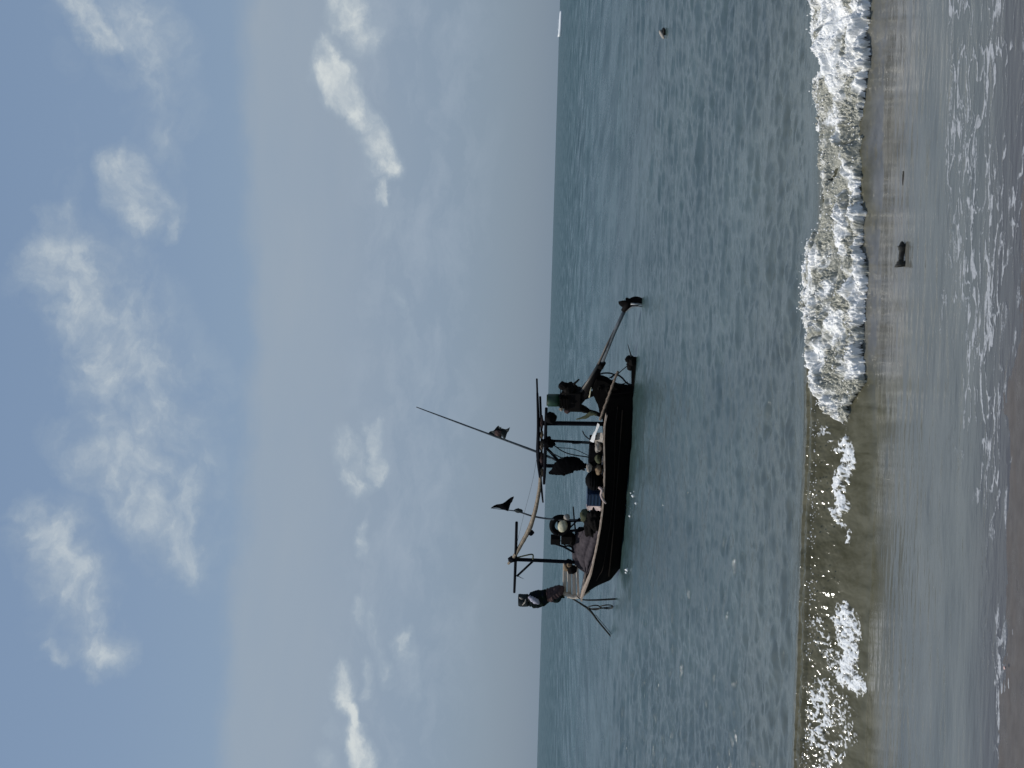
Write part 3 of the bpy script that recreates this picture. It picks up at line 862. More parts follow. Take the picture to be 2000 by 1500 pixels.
def sea_z(x, y, dy, dx):
    z = np.zeros_like(x)
    near_only = float(y.max()) < 10.8
    if not near_only:
        r0 = int(np.argmax(y[:, 0] > 10.8))             # small chop dies out in the surf zone
        xs, ys_, dys, dxs = x[r0:], y[r0:], dy[r0:], dx[r0:]
        calm = 0.12 * sstep(10.8, 11.4, ys_) + 0.88 * sstep(11.6, 13.6, ys_)
        gust = 0.7 + 0.6 * fbm(xs * 0.05, ys_ * 0.02, 60, 3)
        zz = np.zeros_like(xs); wn = None
        for i, (lam, th, slope, ph) in enumerate(WAVES):
            w = sstep(2.0, 4.2, lam / np.maximum(dys * abs(math.cos(th)), dxs * abs(math.sin(th)) + 1e-4))
            m_ = int(np.max(np.nonzero(w[:, 0] > 0)[0], initial=0)) + 1
            if m_ < 2: continue
            if i % 3 == 0 or wn is None or wn.shape[0] < m_:
                wn = 2.6 * pnoise(xs[:m_] / (lam * 1.9) + ph * 3, ys_[:m_] / (lam * 2.0) - ph, 61)
            kx = math.sin(th) * 2 * PI / lam; ky = math.cos(th) * 2 * PI / lam
            q = kx * xs[:m_] + ky * ys_[:m_] + (ph + wn[:m_] * (1 if i % 2 else -1))
            zz[:m_] += w[:m_] * (slope * lam / (2 * PI)) * (np.sin(q) + 0.3 * np.cos(2 * q))
        z[r0:] = zz * calm * gust
    r1 = int(np.searchsorted(y[:, 0], 13.6))
    xn, yn = x[:r1], y[:r1]
    near = 1 - (0.12 * sstep(10.8, 11.4, yn) + 0.88 * sstep(11.6, 13.6, yn))
    z[:r1] += near * (0.0055 * fbm(xn * 0.9, yn * 3.6, 70, 3) + 0.0036 * fbm(xn * 2.4, yn * 13.0, 74, 4))
    return z

NC = 920
kk = np.linspace(-0.47, 0.47, NC).astype(np.float32)
y_near = np.arange(6.2, 13.2, 0.0068)
v_far = np.concatenate([np.linspace(CAM_H * FPX / 13.2, 6, 520)[1:], np.geomspace(6, 0.22, 60)[1:]])
ys = np.concatenate([y_near, CAM_H * FPX / v_far]).astype(np.float32)
NR = len(ys)
dyr = np.gradient(ys).astype(np.float32)
Y, K2 = np.meshgrid(ys, kk, indexing='ij')
X = Y * K2
DY = np.repeat(dyr[:, None], NC, 1); DX = Y * (kk[1] - kk[0])
Z0 = sea_z(X, Y, DY, DX)
ZW = shore_wave(X, Y)
Z = Z0 + ZW
def seg(p, pts):
    return np.interp(p, [a for a, b in pts], [b for a, b in pts])
T_TOP = [(-200, 1598), (0, 1596), (60, 1598), (100, 1604), (130, 1616), (165, 1598), (250, 1600), (330, 1603), (400, 1606), (470, 1592), (520, 1585), (600, 1583), (680, 1582), (745, 1588), (775, 1600), (800, 1612), (830, 1640)]
T_BOT = [(-200, 1698), (0, 1700), (80, 1702), (130, 1698), (200, 1690), (260, 1685), (330, 1680), (400, 1684), (470, 1691), (550, 1693), (620, 1689), (700, 1686), (745, 1688), (775, 1680), (800, 1670), (840, 1645)]
def roller_mask(X, Y, PX, PY):
    jag = 9 * fbm(X * 4, Y * 4, 90, 4) + 5 * fbm(X * 14, Y * 14, 94, 3)
    jx = 14 * fbm(X * 3, Y * 5, 97, 3)
    tt = seg(PY + jx, T_TOP); tb = seg(PY + jx, T_BOT)
    r = sstep(-4, 10, PX + jag - tt) * (1 - sstep(-10, 4, PX + 1.5 * jag + 9 * fbm(X * 2.2, Y * 1.0, 91, 2) - tb)) * (PY < 850)
    return np.where(Y < 12.0, r, 0), jag, jx
def near_fields(X, Y, Z):
    band = (Y < 12.0)
    # ruffle on the wave face where it is about to break
    face = sstep(9.7, 10.35, Y) * (1 - sstep(10.7, 11.0, Y))
    Z += face * (0.012 * fbm(X * 5, Y * 7, 80, 4) + 0.006 * fbm(X * 16, Y * 16, 84, 3))
    lip = sstep(10.15, 10.4, Y) * (1 - sstep(10.62, 10.75, Y))
    Z += lip * (0.007 * fbm(X * 13, Y * 13, 86, 3) + 0.0065 * fbm(X * 34, Y * 34, 88, 2))

    # --- foam amounts, laid out on the surface
    PX, PY = project(X, Y, Z)
    roller, jag, jx = roller_mask(X, Y, PX, PY)
    # --- strands of foam on the unbroken part (capsules in photo pixels, carried on the water)
    def strand(pts, r, soft=0.5):
        m = np.zeros_like(X)
        qx = PX + 1.5 * jag + 9 * fbm(X * 9, Y * 9, 95, 4); qy = PY + 1.6 * jx + 16 * fbm(X * 7, Y * 7, 99, 4)
        for (a, b), (c, d) in zip(pts, pts[1:]):
            vx, vy = c - a, d - b
            h = np.clip(((qx - a) * vx + (qy - b) * vy) / (vx * vx + vy * vy), 0, 1)
            dist = np.hypot(qx - a - vx * h, qy - b - vy * h) / r
            m = np.maximum(m, 1 - sstep(1 - soft, 1 + soft, dist))
        return np.where(band, m, 0)
    strands = np.maximum.reduce([
        0.95 * strand([(1650, 868), (1658, 895), (1648, 925), (1640, 960), (1645, 985), (1636, 1000)], 12),
        0.75 * strand([(1632, 1000), (1650, 1030), (1655, 1060)], 9, 0.8),
        0.55 * strand([(1610, 840), (1625, 870), (1635, 872)], 8, 0.8),
        0.95 * strand([(1650, 1200), (1660, 1225), (1655, 1255), (1660, 1290), (1652, 1315), (1668, 1335)], 21, 0.5),
        0.55 * strand([(1600, 1220), (1612, 1255), (1628, 1290), (1640, 1320)], 15, 0.9),
        0.80 * strand([(1600, 1350), (1605, 1385), (1615, 1410)], 20, 0.8),
        0.80 * strand([(1590, 1425), (1605, 1450), (1630, 1468), (1642, 1480)], 12, 0.7),
        0.5 * strand([(1620, 1350), (1640, 1390), (1655, 1450)], 24, 0.9),
                0.6 * strand([(1620, 1480), (1600, 1520), (1640, 1560)], 20, 0.9),
    ])
    rip = fbm(X * 9, Y * 9, 100, 4)
    veins = 1 - np.abs(fbm(X * 6 + 0.5 * rip, Y * 8, 104, 4)) * 5.5
    wash = np.clip(veins, 0, 1) * sstep(1585, 1605, PX) * (1 - sstep(1655, 1685, PX)) * band
    wash *= 0.25 + 0.75 * sstep(-0.1, 0.35, fbm(X * 0.9, Y * 2 + 3, 108, 3) + 0.35 * sstep(1280, 1400, PY))
    Z -= 0.008 * sstep(0.6, 0.9, roller)
    ridge = 1 - np.abs(fbm(X * 13 + 0.6 * rip, Y * 13, 150, 4)) * 5.0
    ridge2 = 1 - np.abs(fbm(X * 30, Y * 30, 156, 3)) * 4.5
    core_s = sstep(0.72, 1.0, strands)
    wisp = np.clip(strands * 0.95 - 0.42 + 0.55 * np.clip(ridge, -0.3, 1) + 0.25 * np.clip(ridge2, -0.5, 1), 0, 1) * sstep(0.05, 0.3, strands)
    foam = np.maximum.reduce([wisp, core_s * np.clip(0.40 + 1.5 * rip + 0.35 * ridge2 + 0.25 * ridge, 0, 1), 0.42 * wash])
    Z += 0.012 * np.clip(foam, 0, 1) * (0.7 + 0.9 * rip) + 0.022 * core_s * (0.3 + 2.2 * np.abs(fbm(X * 9, Y * 9, 130, 3)) + 1.0 * np.abs(fbm(X * 24, Y * 24, 133, 3)))


    return Z, foam, roller

def swash_lace(X, Y, PX, PY):
    # --- foam lace in the swash
    lx = X * 2.1 + 0.55 * fbm(X * 3, Y * 7, 110, 3); ly = Y * 8.5 + 0.9 * fbm(X * 2.2 + 5, Y * 5, 113, 3)
    r1 = 1 - np.abs(fbm(lx, ly, 116, 3, 0.45)) * 6.0
    r2 = 1 - np.abs(fbm(lx * 2.1 + 9, ly * 1.7, 120, 3, 0.45)) * 5.0
    patch = fbm(X * 0.7 + 2, Y * 2.6, 124, 3)
    lace_zone = sstep(1842, 1895, PX + 26 * fbm(X * 1.1, Y * 0.0 + 4, 126, 3) + 28 * patch + 28 * sstep(1000, 500, PY) - 62 * sstep(820, 1150, PY))
    lace = np.clip(sstep(0.26, 0.70, r1) * np.clip(0.85 + 0.9 * fbm(X * 6, Y * 22, 128, 3), 0.45, 1) * sstep(-0.40, 0.06, patch + 0.12 * sstep(700, 450, PY)) + 0.8 * sstep(0.5, 0.9, r2) * sstep(-0.05, 0.25, patch), 0, 1) * lace_zone

    return lace

def sand_edge(x):
    return 7.02 + 0.10 * fbm(x * 0.55 + 3, x * 0, 300, 3) + 0.05 * fbm(x * 2.0, x * 0, 303, 2) + 0.17 * np.exp(-((x - 0.03) / 0.24) ** 2) + 0.07 * np.exp(-((x + 2.0) / 0.6) ** 2)

nb = int(np.searchsorted(ys, 12.0))
foam = np.zeros_like(X)
Zn, fo, roller = near_fields(X[:nb], Y[:nb], Z[:nb].copy())
Z[:nb] = Zn; foam[:nb] = fo
nl = int(np.searchsorted(ys, 8.4))
Xl, Yl = X[:nl], Y[:nl]
pxl, pyl = project(Xl, Yl, Z[:nl])
foam_flat = np.zeros_like(X)
foam_flat[:nl] = 0.62 * swash_lace(Xl, Yl, pxl, pyl)
ed = Yl - sand_edge(Xl) - 0.02 * fbm(Xl * 6, Yl * 6, 170, 3)
rim = sstep(-0.03, 0.0, ed) * (1 - sstep(0.015, 0.07, ed + 0.03 * fbm(Xl * 2.5, Yl * 0, 172, 3))) * sstep(-0.25, 0.05, fbm(Xl * 1.3 + 4, Xl * 0, 174, 3) + 0.25 * np.exp(-((Xl - 0.03) / 0.4) ** 2))
foam_flat[:nl] = np.maximum(foam_flat[:nl], 0.55 * rim * np.clip(0.55 + 1.6 * fbm(Xl * 5, Yl * 14, 176, 4), 0, 1))
Z[:nl] += 0.004 * foam_flat[:nl]

tn = 0.8 * fbm(X * 0.3, Y * 0.3, 140, 3)
turb = np.maximum(1 - sstep(10.9, 11.8, Y + tn), 0.42 * (1 - sstep(11.0, 19.0, Y + 2 * tn)))
sandy = (1 - sstep(9.45, 9.95, Y + 0.25 * fbm(X * 1.5, Y * 2, 160, 3) - 0.45 * sstep(-0.3, 0.5, X))).astype(np.float32)

def grid_mesh(name, X, Y, Z, attrs, keep=None):
    nr, nc = X.shape
    co = np.stack([X, Y, Z], -1).reshape(-1, 3).astype(np.float32)
    idx = np.arange(nr * nc, dtype=np.int32).reshape(nr, nc)
    quads = np.stack([idx[:-1, :-1], idx[:-1, 1:], idx[1:, 1:], idx[1:, :-1]], -1).reshape(-1, 4)
    if keep is not None:
        kf = (keep[:-1, :-1] & keep[:-1, 1:] & keep[1:, 1:] & keep[1:, :-1]).reshape(-1)
        quads = quads[kf]
        used = np.zeros(nr * nc, bool); used[quads.ravel()] = True
        remap = np.cumsum(used) - 1
        quads = remap[quads].astype(np.int32); co = co[used]
        attrs = {k_: v.reshape(-1)[used] for k_, v in attrs.items()}
    me = bpy.data.meshes.new(name)
    me.vertices.add(len(co)); me.vertices.foreach_set('co', co.ravel())
    me.loops.add(quads.size); me.loops.foreach_set('vertex_index', quads.ravel().astype(np.int32))
    me.polygons.add(len(quads)); me.polygons.foreach_set('loop_start', np.arange(0, quads.size, 4, dtype=np.int32))
    me.polygons.foreach_set('use_smooth', np.ones(len(quads), bool))
    me.update(calc_edges=True)
    for k_, v in attrs.items():
        a_ = me.attributes.new(k_, 'FLOAT', 'POINT'); a_.data.foreach_set('value', np.ascontiguousarray(v.reshape(-1), np.float32))
    o = bpy.data.objects.new(name, me); COL.objects.link(o)
    return o

sea = grid_mesh('sea', X, Y, Z, {'foam_refl': sstep(-0.15, 0.5, X + 0.2 * fbm(X * 2, Y * 2, 182, 3)) * sstep(8.85, 9.5, Y + 0.25 * fbm(X * 1.2, Y * 3, 180, 3)) * (Y < 10.9), 'foam': np.clip(np.maximum(foam * 0.9, foam_flat), 0, 1), 'turb': turb, 'sandy': sandy})
tag(sea, 'blue-grey rippled sea with an olive breaking wave and shallow swash', 'sea', kind='structure')

# --- the white roller: its own lumpy foam body, on a finer grid
xf = np.arange(-1.1, 5.1, 0.0058).astype(np.float32); yf = np.arange(9.95, 11.55, 0.0046).astype(np.float32)
Yf, Xf = np.meshgrid(yf, xf, indexing='ij')
Zf = sea_z(Xf, Yf, np.full_like(Xf, 0.0068), np.full_like(Xf, 0.0108)) + shore_wave(Xf, Yf)
PXf, PYf = project(Xf, Yf, Zf)
RO, jagf, jxf = roller_mask(Xf, Yf, PXf, PYf)
def capsule(pts, r, soft, wob=1.0):
    m = np.zeros_like(Xf)
    qx = PXf + wob * (jagf + 10 * fbm(Xf * 5, Yf * 5, 230, 3)); qy = PYf + wob * 2 * jxf
    for (a, b), (c, d) in zip(pts, pts[1:]):
        vx, vy = c - a, d - b
        h = np.clip(((qx - a) * vx + (qy - b) * vy) / (vx * vx + vy * vy), 0, 1)
        m = np.maximum(m, 1 - sstep(1 - soft, 1 + soft, np.hypot(qx - a - vx * h, qy - b - vy * h) / r))
    return m
core = np.maximum.reduce([
    capsule([(1625, -150), (1632, 60), (1640, 130)], 34, 0.6),
    capsule([(1695, -150), (1690, 40), (1685, 110)], 18, 0.6),
    capsule([(1640, 110), (1648, 200), (1652, 270), (1668, 340), (1682, 400), (1688, 450), (1690, 560)], 11, 0.6),
    capsule([(1700, 130), (1696, 190), (1690, 262)], 8, 0.6),
    capsule([(1660, 370), (1655, 430), (1665, 520), (1672, 570)], 9, 0.8),
    0.8 * capsule([(1600, 500), (1595, 560), (1600, 640), (1605, 700), (1612, 760)], 24, 0.8),
    0.8 * capsule([(1625, 560), (1640, 640), (1650, 700), (1668, 735)], 18, 0.9),
    capsule([(1690, 560), (1685, 640), (1680, 735)], 11, 0.8),
    0.5 * capsule([(1606, 160), (1608, 300), (1612, 420)], 8, 0.9),
])
blot = fbm(Xf * 3.2, Yf * 4.5, 236, 4)
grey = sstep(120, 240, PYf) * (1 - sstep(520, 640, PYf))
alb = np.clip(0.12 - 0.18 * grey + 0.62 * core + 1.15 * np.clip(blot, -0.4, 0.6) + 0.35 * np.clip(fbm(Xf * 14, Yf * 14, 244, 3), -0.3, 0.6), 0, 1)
def billow(f, seed, o=4, g=0.55):
    w_ = 0.25 / f
    return np.minimum(np.abs(fbm((Xf + w_ * fbm(Xf * f, Yf * f, seed + 40, 2)) * f, Yf * f * 1.15 + Zf * f, seed, o, g)) * 3.2, 1.0)
rough_ = np.clip(0.75 + 1.3 * fbm(Xf * 2.1, Yf * 3.0, 240, 3), 0.25, 1.5)
lumps = 0.10 * (fbm(Xf * 1.7, Yf * 2.6, 199, 3) + 0.15) + 0.055 * billow(3.6, 200, 1) * (0.4 + 0.8 * core) + rough_ * (0.030 * billow(10, 205, 2) + 0.022 * billow(24, 210, 2) + 0.014 * billow(52, 212, 2))
loose = sstep(150, 230, PYf) * (1 - sstep(440, 500, PYf)) * (1 - sstep(1632, 1650, PXf))   # olive water shows through here
th = np.sqrt(RO) * np.clip(lumps, 0.015, 0.32) * (1 - 0.5 * loose)
edge = fbm(Xf * 10, Yf * 10, 214, 3)
crit = 0.40 * edge * sstep(0.0, 0.25, RO) + RO - 0.70 * loose * (1 - core) * (0.5 + 1.6 * np.clip(fbm(Xf * 3.5, Yf * 6, 216, 4) + 0.2, 0, 1)) - 0.80 * sstep(640, 810, PYf) * np.clip(0.35 + 2.2 * fbm(Xf * 5, Yf * 7, 219, 4), 0, 1.2)
keepf = (RO > 0.04) & (crit > 0.10)
th = th * sstep(0.10, 0.40, crit)
Zfo = Zf + th - 0.004
Yfo = Yf - 0.22 * th
Xfo = Xf + 0.45 * th * fbm(Xf * 6, Yf * 6, 218, 3)
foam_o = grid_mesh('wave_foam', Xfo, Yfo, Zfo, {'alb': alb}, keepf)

# spray droplets thrown up along the crest, plus white drops for glints: added to the same stuff mesh
bmf = bmesh.new(); bmf.from_mesh(foam_o.data); albL = bmf.verts.layers.float['alb']
cand = np.argwhere(keepf)
drops = []
for q in range(1500):
    i, j = cand[rng.randint(len(cand))]
    p = Vector((float(Xfo[i, j]), float(Yfo[i, j]), float(Zfo[i, j])))
    r = 0.004 + 0.010 * rng.rand() ** 2.5
    drops.append((p + Vector((rng.normal(0, 0.015), rng.normal(0, 0.015), abs(rng.normal(0, 0.022)))), r))
for q in range(440):          # white drops doubling as spray and sun glints on the thin unbroken crest
    px = 760 + 760 * rng.rand()
    if mnoise.noise(Vector((px * 0.02, 3.1, 0))) < 0.25 * rng.rand() - 0.2: continue
    xw = -(px - 750) / FPX * 10.6
    zt = 0.44
    drops.append((Vector((xw, 10.46 + rng.normal(0, 0.06), zt - 0.025 + rng.normal(0, 0.02))), 0.003 + 0.0065 * rng.rand() ** 2))
for px, py, r in ((1232, 963, 0.035), (1236, 968, 0.06), (1242, 983, 0.05), (1230, 1008, 0.05), (1226, 1113, 0.07), (1223, 1118, 0.05), (1238, 960, 0.025)):  # white drops painting in glints and splashes at the boat's waterline
    drops.append((ground(px, py, 0.07), r))
octv = [(1, 0, 0), (-1, 0, 0), (0, 1, 0), (0, -1, 0), (0, 0, 1), (0, 0, -1)]
octf = [(0, 2, 4), (2, 1, 4), (1, 3, 4), (3, 0, 4), (2, 0, 5), (1, 2, 5), (3, 1, 5), (0, 3, 5)]
for p, r in drops:
    e = Vector((rng.normal(0, 0.5), rng.normal(0, 0.5), rng.normal(0, 0.5)))
    vs = [bmf.verts.new(p + Vector(v) * r * (1 + 0.4 * e.x * v[0] + 0.4 * e.z * v[2])) for v in octv]
    for v_ in vs: v_[albL] = 1.4
    for f_ in octf:
        ff = bmf.faces.new([vs[k_] for k_ in f_]); ff.smooth = True
bmf.to_mesh(foam_o.data); bmf.free()
tag(foam_o, 'white churning foam and spray of the breaking wave', 'foam', kind='stuff')

# ------------------------------------------------------------------ wet sand
ysd = np.arange(1.0, 8.2, 0.02).astype(np.float32); xsd = np.linspace(-6, 6, 420).astype(np.float32)
Ys, Xs = np.meshgrid(ysd, xsd, indexing='ij')
edge_y = sand_edge(Xs)
Zs = (edge_y - Ys) * 0.05 + 0.006 * fbm(Xs * 2, Ys * 4, 305, 4) + 0.001 * fbm(Xs * 25, Ys * 25, 309, 2)
Zs = np.where(Ys > edge_y + 0.25, np.minimum(Zs, -0.012), Zs)
sand = grid_mesh('beach', Xs, Ys, Zs, {})
tag(sand, 'dark wet brown sand at the edge of the swash', 'beach', kind='structure')

# ------------------------------------------------------------------ water, foam and sand materials
m, nt, p = new_mat('sea_water')
N = nt.nodes.new; L = nt.links.new
def attr(n_):
    a_ = N('ShaderNodeAttribute'); a_.attribute_name = n_; return a_.outputs['Fac']
def mix(fac, a_, b_):
    x = N('ShaderNodeMix'); x.data_type = 'RGBA'
    if isinstance(fac, float): x.inputs['Factor'].default_value = fac
    else: L(fac, x.inputs['Factor'])
    for k_, v in (('A', a_), ('B', b_)):
        if isinstance(v, tuple): x.inputs[k_].default_value = (*v, 1)
        else: L(v, x.inputs[k_])
    return x.outputs['Result']
def mrange(v, a_, b_, c_=0.0, d_=1.0, sm=False):
    r = N('ShaderNodeMapRange')
    if sm: r.interpolation_type = 'SMOOTHSTEP'
    L(v, r.inputs['Value'])
    r.inputs['From Min'].default_value = a_; r.inputs['From Max'].default_value = b_
    r.inputs['To Min'].default_value = c_; r.inputs['To Max'].default_value = d_
    return r.outputs[0]
def math_(op, a_, b_=None):
    x = N('ShaderNodeMath'); x.operation = op
    for i, v in enumerate((a_, b_)):
        if v is None: continue
        if isinstance(v, (int, float)): x.inputs[i].default_value = v
        else: L(v, x.inputs[i])
    return x.outputs[0]
geo = N('ShaderNodeNewGeometry')
sep = N('ShaderNodeSeparateXYZ'); L(geo.outputs['Position'], sep.inputs[0])
def noise(scale, sc, detail=4, rough=0.55, dist=0.0):
    mp = N('ShaderNodeMapping'); mp.inputs['Scale'].default_value = sc
    L(geo.outputs['Position'], mp.inputs['Vector'])
    n_ = N('ShaderNodeTexNoise'); n_.inputs['Scale'].default_value = scale; n_.inputs['Detail'].default_value = detail
    n_.inputs['Roughness'].default_value = rough; n_.inputs['Distortion'].default_value = dist
    L(mp.outputs[0], n_.inputs['Vector'])
    return n_.outputs['Fac']
foamA = attr('foam'); turbA = attr('turb'); sandyA = attr('sandy')
fine = noise(55, (1, 1, 1), 4)
fmask = mrange(math_('ADD', foamA, math_('MULTIPLY', math_('SUBTRACT', fine, 0.5), 0.55)), 0.28, 0.72, 0, 1, True)
gustn = noise(0.35, (1, 0.28, 1), 7, 0.62)
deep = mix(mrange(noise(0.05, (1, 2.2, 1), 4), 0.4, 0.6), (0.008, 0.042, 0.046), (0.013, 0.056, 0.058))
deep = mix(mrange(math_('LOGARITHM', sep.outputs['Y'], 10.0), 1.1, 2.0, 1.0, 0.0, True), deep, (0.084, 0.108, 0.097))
olive = mix(mrange(noise(3.0, (2.2, 0.9, 0.9), 6, 0.65, 0.4), 0.35, 0.65), (0.062, 0.058, 0.032), (0.118, 0.112, 0.075))
swash = mix(mrange(noise(0.9, (1, 3.5, 1), 5), 0.35, 0.65), (0.094, 0.097, 0.083), (0.130, 0.133, 0.115))
swash = mix(attr('foam_refl'), swash, mix(mrange(noise(3.5, (1, 2, 1), 5), 0.35, 0.65), (0.10, 0.097, 0.084), (0.16, 0.155, 0.138)))  # paler colour ahead of the roller paints in the foam's reflection
swash = mix(mrange(sep.outputs['Y'], 7.0, 7.9, 0, 1, True), (0.072, 0.063, 0.054), swash)
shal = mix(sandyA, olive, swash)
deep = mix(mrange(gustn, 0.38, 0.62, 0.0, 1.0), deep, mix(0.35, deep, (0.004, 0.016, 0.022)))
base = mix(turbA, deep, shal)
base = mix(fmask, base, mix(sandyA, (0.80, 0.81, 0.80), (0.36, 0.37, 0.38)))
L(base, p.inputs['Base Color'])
dist = math_('LOGARITHM', sep.outputs['Y'], 10.0)
rg = math_('MULTIPLY', mrange(dist, 1.0, 2.4, 0.08, 0.40), mrange(gustn, 0.35, 0.65, 0.55, 1.4))
rgm = N('ShaderNodeMix'); rgm.data_type = 'FLOAT'
L(fmask, rgm.inputs['Factor']); L(rg, rgm.inputs['A']); rgm.inputs['B'].default_value = 0.75
L(rgm.outputs[0], p.inputs['Roughness'])
L(math_('ADD', math_('MULTIPLY', mrange(turbA, 0.45, 1.0), mrange(sandyA, 0, 1, -0.6, 0.0)), mrange(dist, 1.15, 2.1, 1.95, 1.40)), p.inputs['IOR'])
b1 = N('ShaderNodeBump'); b1.inputs['Strength'].default_value = 0.9; b1.inputs['Distance'].default_value = 0.10
L(math_('MULTIPLY', noise(2.6, (1, 2.2, 1), 6, 0.66), math_('ADD', mrange(dist, 1.03, 1.12, 0.03, 0.20), mrange(dist, 1.12, 1.9, 0.0, 0.7))), b1.inputs['Height'])
b2 = N('ShaderNodeBump'); b2.inputs['Strength'].default_value = 0.25; b2.inputs['Distance'].default_value = 0.006
L(noise(9, (1, 4.5, 1), 5, 0.6), b2.inputs['Height']); L(b1.outputs[0], b2.inputs['Normal'])
b3 = N('ShaderNodeBump'); b3.inputs['Distance'].default_value = 0.012
L(math_('MULTIPLY', fmask, 0.9), b3.inputs['Strength']); L(fine, b3.inputs['Height']); L(b2.outputs[0], b3.inputs['Normal'])
L(b3.outputs[0], p.inputs['Normal'])
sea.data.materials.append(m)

m, nt, p = new_mat('white_foam')
N = nt.nodes.new; L = nt.links.new
geo = N('ShaderNodeNewGeometry')
f1 = noise(16, (1, 1, 1), 6, 0.7); f2 = noise(70, (1, 1, 1), 4, 0.7)
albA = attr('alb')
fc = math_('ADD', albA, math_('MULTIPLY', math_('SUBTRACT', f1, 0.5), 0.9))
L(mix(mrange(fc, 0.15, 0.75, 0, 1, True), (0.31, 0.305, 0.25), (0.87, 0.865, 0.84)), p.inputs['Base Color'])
p.inputs['Subsurface Weight'].default_value = 0.35; p.inputs['Subsurface Radius'].default_value = (0.03, 0.03, 0.028); p.inputs['Subsurface Scale'].default_value = 0.6
p.inputs['Roughness'].default_value = 0.22
p.inputs['Specular IOR Level'].default_value = 0.5
b1 = N('ShaderNodeBump'); b1.inputs['Strength'].default_value = 0.45; b1.inputs['Distance'].default_value = 0.02
L(f1, b1.inputs['Height'])
b2 = N('ShaderNodeBump'); b2.inputs['Strength'].default_value = 0.6; b2.inputs['Distance'].default_value = 0.010
L(f2, b2.inputs['Height']); L(b1.outputs[0], b2.inputs['Normal']); L(b2.outputs[0], p.inputs['Normal'])
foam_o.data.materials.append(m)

m, nt, p = new_mat('wet_sand')
N = nt.nodes.new; L = nt.links.new
geo = N('ShaderNodeNewGeometry')
L(mix(mrange(noise(7, (1, 2, 1), 6, 0.7), 0.35, 0.65), (0.075, 0.062, 0.052), (0.105, 0.09, 0.077)), p.inputs['Base Color'])
L(mrange(noise(3, (1, 3, 1), 4), 0.35, 0.65, 0.25, 0.5), p.inputs['Roughness'])
b1 = N('ShaderNodeBump'); b1.inputs['Strength'].default_value = 0.5; b1.inputs['Distance'].default_value = 0.004
L(noise(120, (1, 1, 1), 4, 0.7), b1.inputs['Height']); L(b1.outputs[0], p.inputs['Normal'])
sand.data.materials.append(m)

# ------------------------------------------------------------------ sun and sky
SUN_EL = math.radians(60); SUN_AZ = math.radians(-88)     # azimuth from +Y, negative = left of the view
sd = Vector((math.sin(SUN_AZ) * math.cos(SUN_EL), math.cos(SUN_AZ) * math.cos(SUN_EL), math.sin(SUN_EL)))
sl = bpy.data.lights.new('sun', 'SUN'); sl.energy = 3.4; sl.angle = math.radians(0.5); sl.color = (1.0, 0.965, 0.90)
so = bpy.data.objects.new('sun', sl); COL.objects.link(so)
so.rotation_euler = (-sd).to_track_quat('-Z', 'Y').to_euler()
so.location = (0, 0, 50)

w = bpy.data.worlds.new('World'); S.world = w; w.use_nodes = True
nt = w.node_tree; N = nt.nodes.new; L = nt.links.new
bg = nt.nodes['Background']; bg.inputs['Strength'].default_value = 0.1
sky = N('ShaderNodeTexSky'); sky.sky_type = 'NISHITA'; sky.sun_disc = False
sky.sun_elevation = SUN_EL; sky.sun_rotation = SUN_AZ; sky.air_density = 1.0; sky.dust_density = 1.5; sky.ozone_density = 1.5
tc = N('ShaderNodeTexCoord')
sp = N('ShaderNodeSeparateXYZ'); L(tc.outputs['Generated'], sp.inputs[0])
az = math_('ARCTAN2', sp.outputs['X'], sp.outputs['Y'])
el = math_('ARCSINE', sp.outputs['Z'])
cb = N('ShaderNodeCombineXYZ'); L(az, cb.inputs['X']); L(el, cb.inputs['Y'])
UV = cb.outputs[0]                                       # azimuth / elevation, radians
def vmath(op, a_, b_=None, scale=None):
    x = N('ShaderNodeVectorMath'); x.operation = op
    L(a_, x.inputs[0])
    if b_ is not None:
        if isinstance(b_, tuple): x.inputs[1].default_value = b_
        else: L(b_, x.inputs[1])
    if scale is not None:
        if isinstance(scale, float): x.inputs['Scale'].default_value = scale
        else: L(scale, x.inputs['Scale'])
    return x
def snoise(vec, scale, sc=(1, 1, 1), detail=6, rough=0.6, col=False, dist=0.0):
    mp = N('ShaderNodeMapping'); mp.inputs['Scale'].default_value = sc
    L(vec, mp.inputs['Vector'])
    n_ = N('ShaderNodeTexNoise'); n_.inputs['Scale'].default_value = scale; n_.inputs['Detail'].default_value = detail
    n_.inputs['Roughness'].default_value = rough; n_.inputs['Distortion'].default_value = dist
    L(mp.outputs[0], n_.inputs['Vector'])
    return n_.outputs['Color' if col else 'Fac']
def lin(c):
    return tuple((x / 255 / 12.92) if x <= 10 else ((x / 255 + 0.055) / 1.055) ** 2.4 for x in c)
def S10(c): return tuple(x * 10 for x in lin(c))
# air: a clear blue gradient that pales towards the sea, over the physical sky
ramp = N('ShaderNodeValToRGB'); L(mrange(el, -0.1, 1.5708), ramp.inputs[0])
els = [(-0.1, (128, 143, 160)), (0.0, (126, 143, 161)), (0.10, (134, 151, 171)), (0.19, (138, 155, 175)), (0.27, (137, 158, 181)), (0.36, (131, 153, 180)), (0.47, (126, 149, 178)), (0.8, (92, 124, 170)), (1.5708, (66, 100, 152))]
cr_ = ramp.color_ramp
while len(cr_.elements) < len(els): cr_.elements.new(0.5)
for e_, (v, c) in zip(cr_.elements, els):
    e_.position = (v + 0.1) / 1.6708; e_.color = (*lin(c), 1)
air = vmath('SCALE', ramp.outputs['Color'], None, 10.0).outputs[0]
skyc = mix(0.86, sky.outputs['Color'], air)
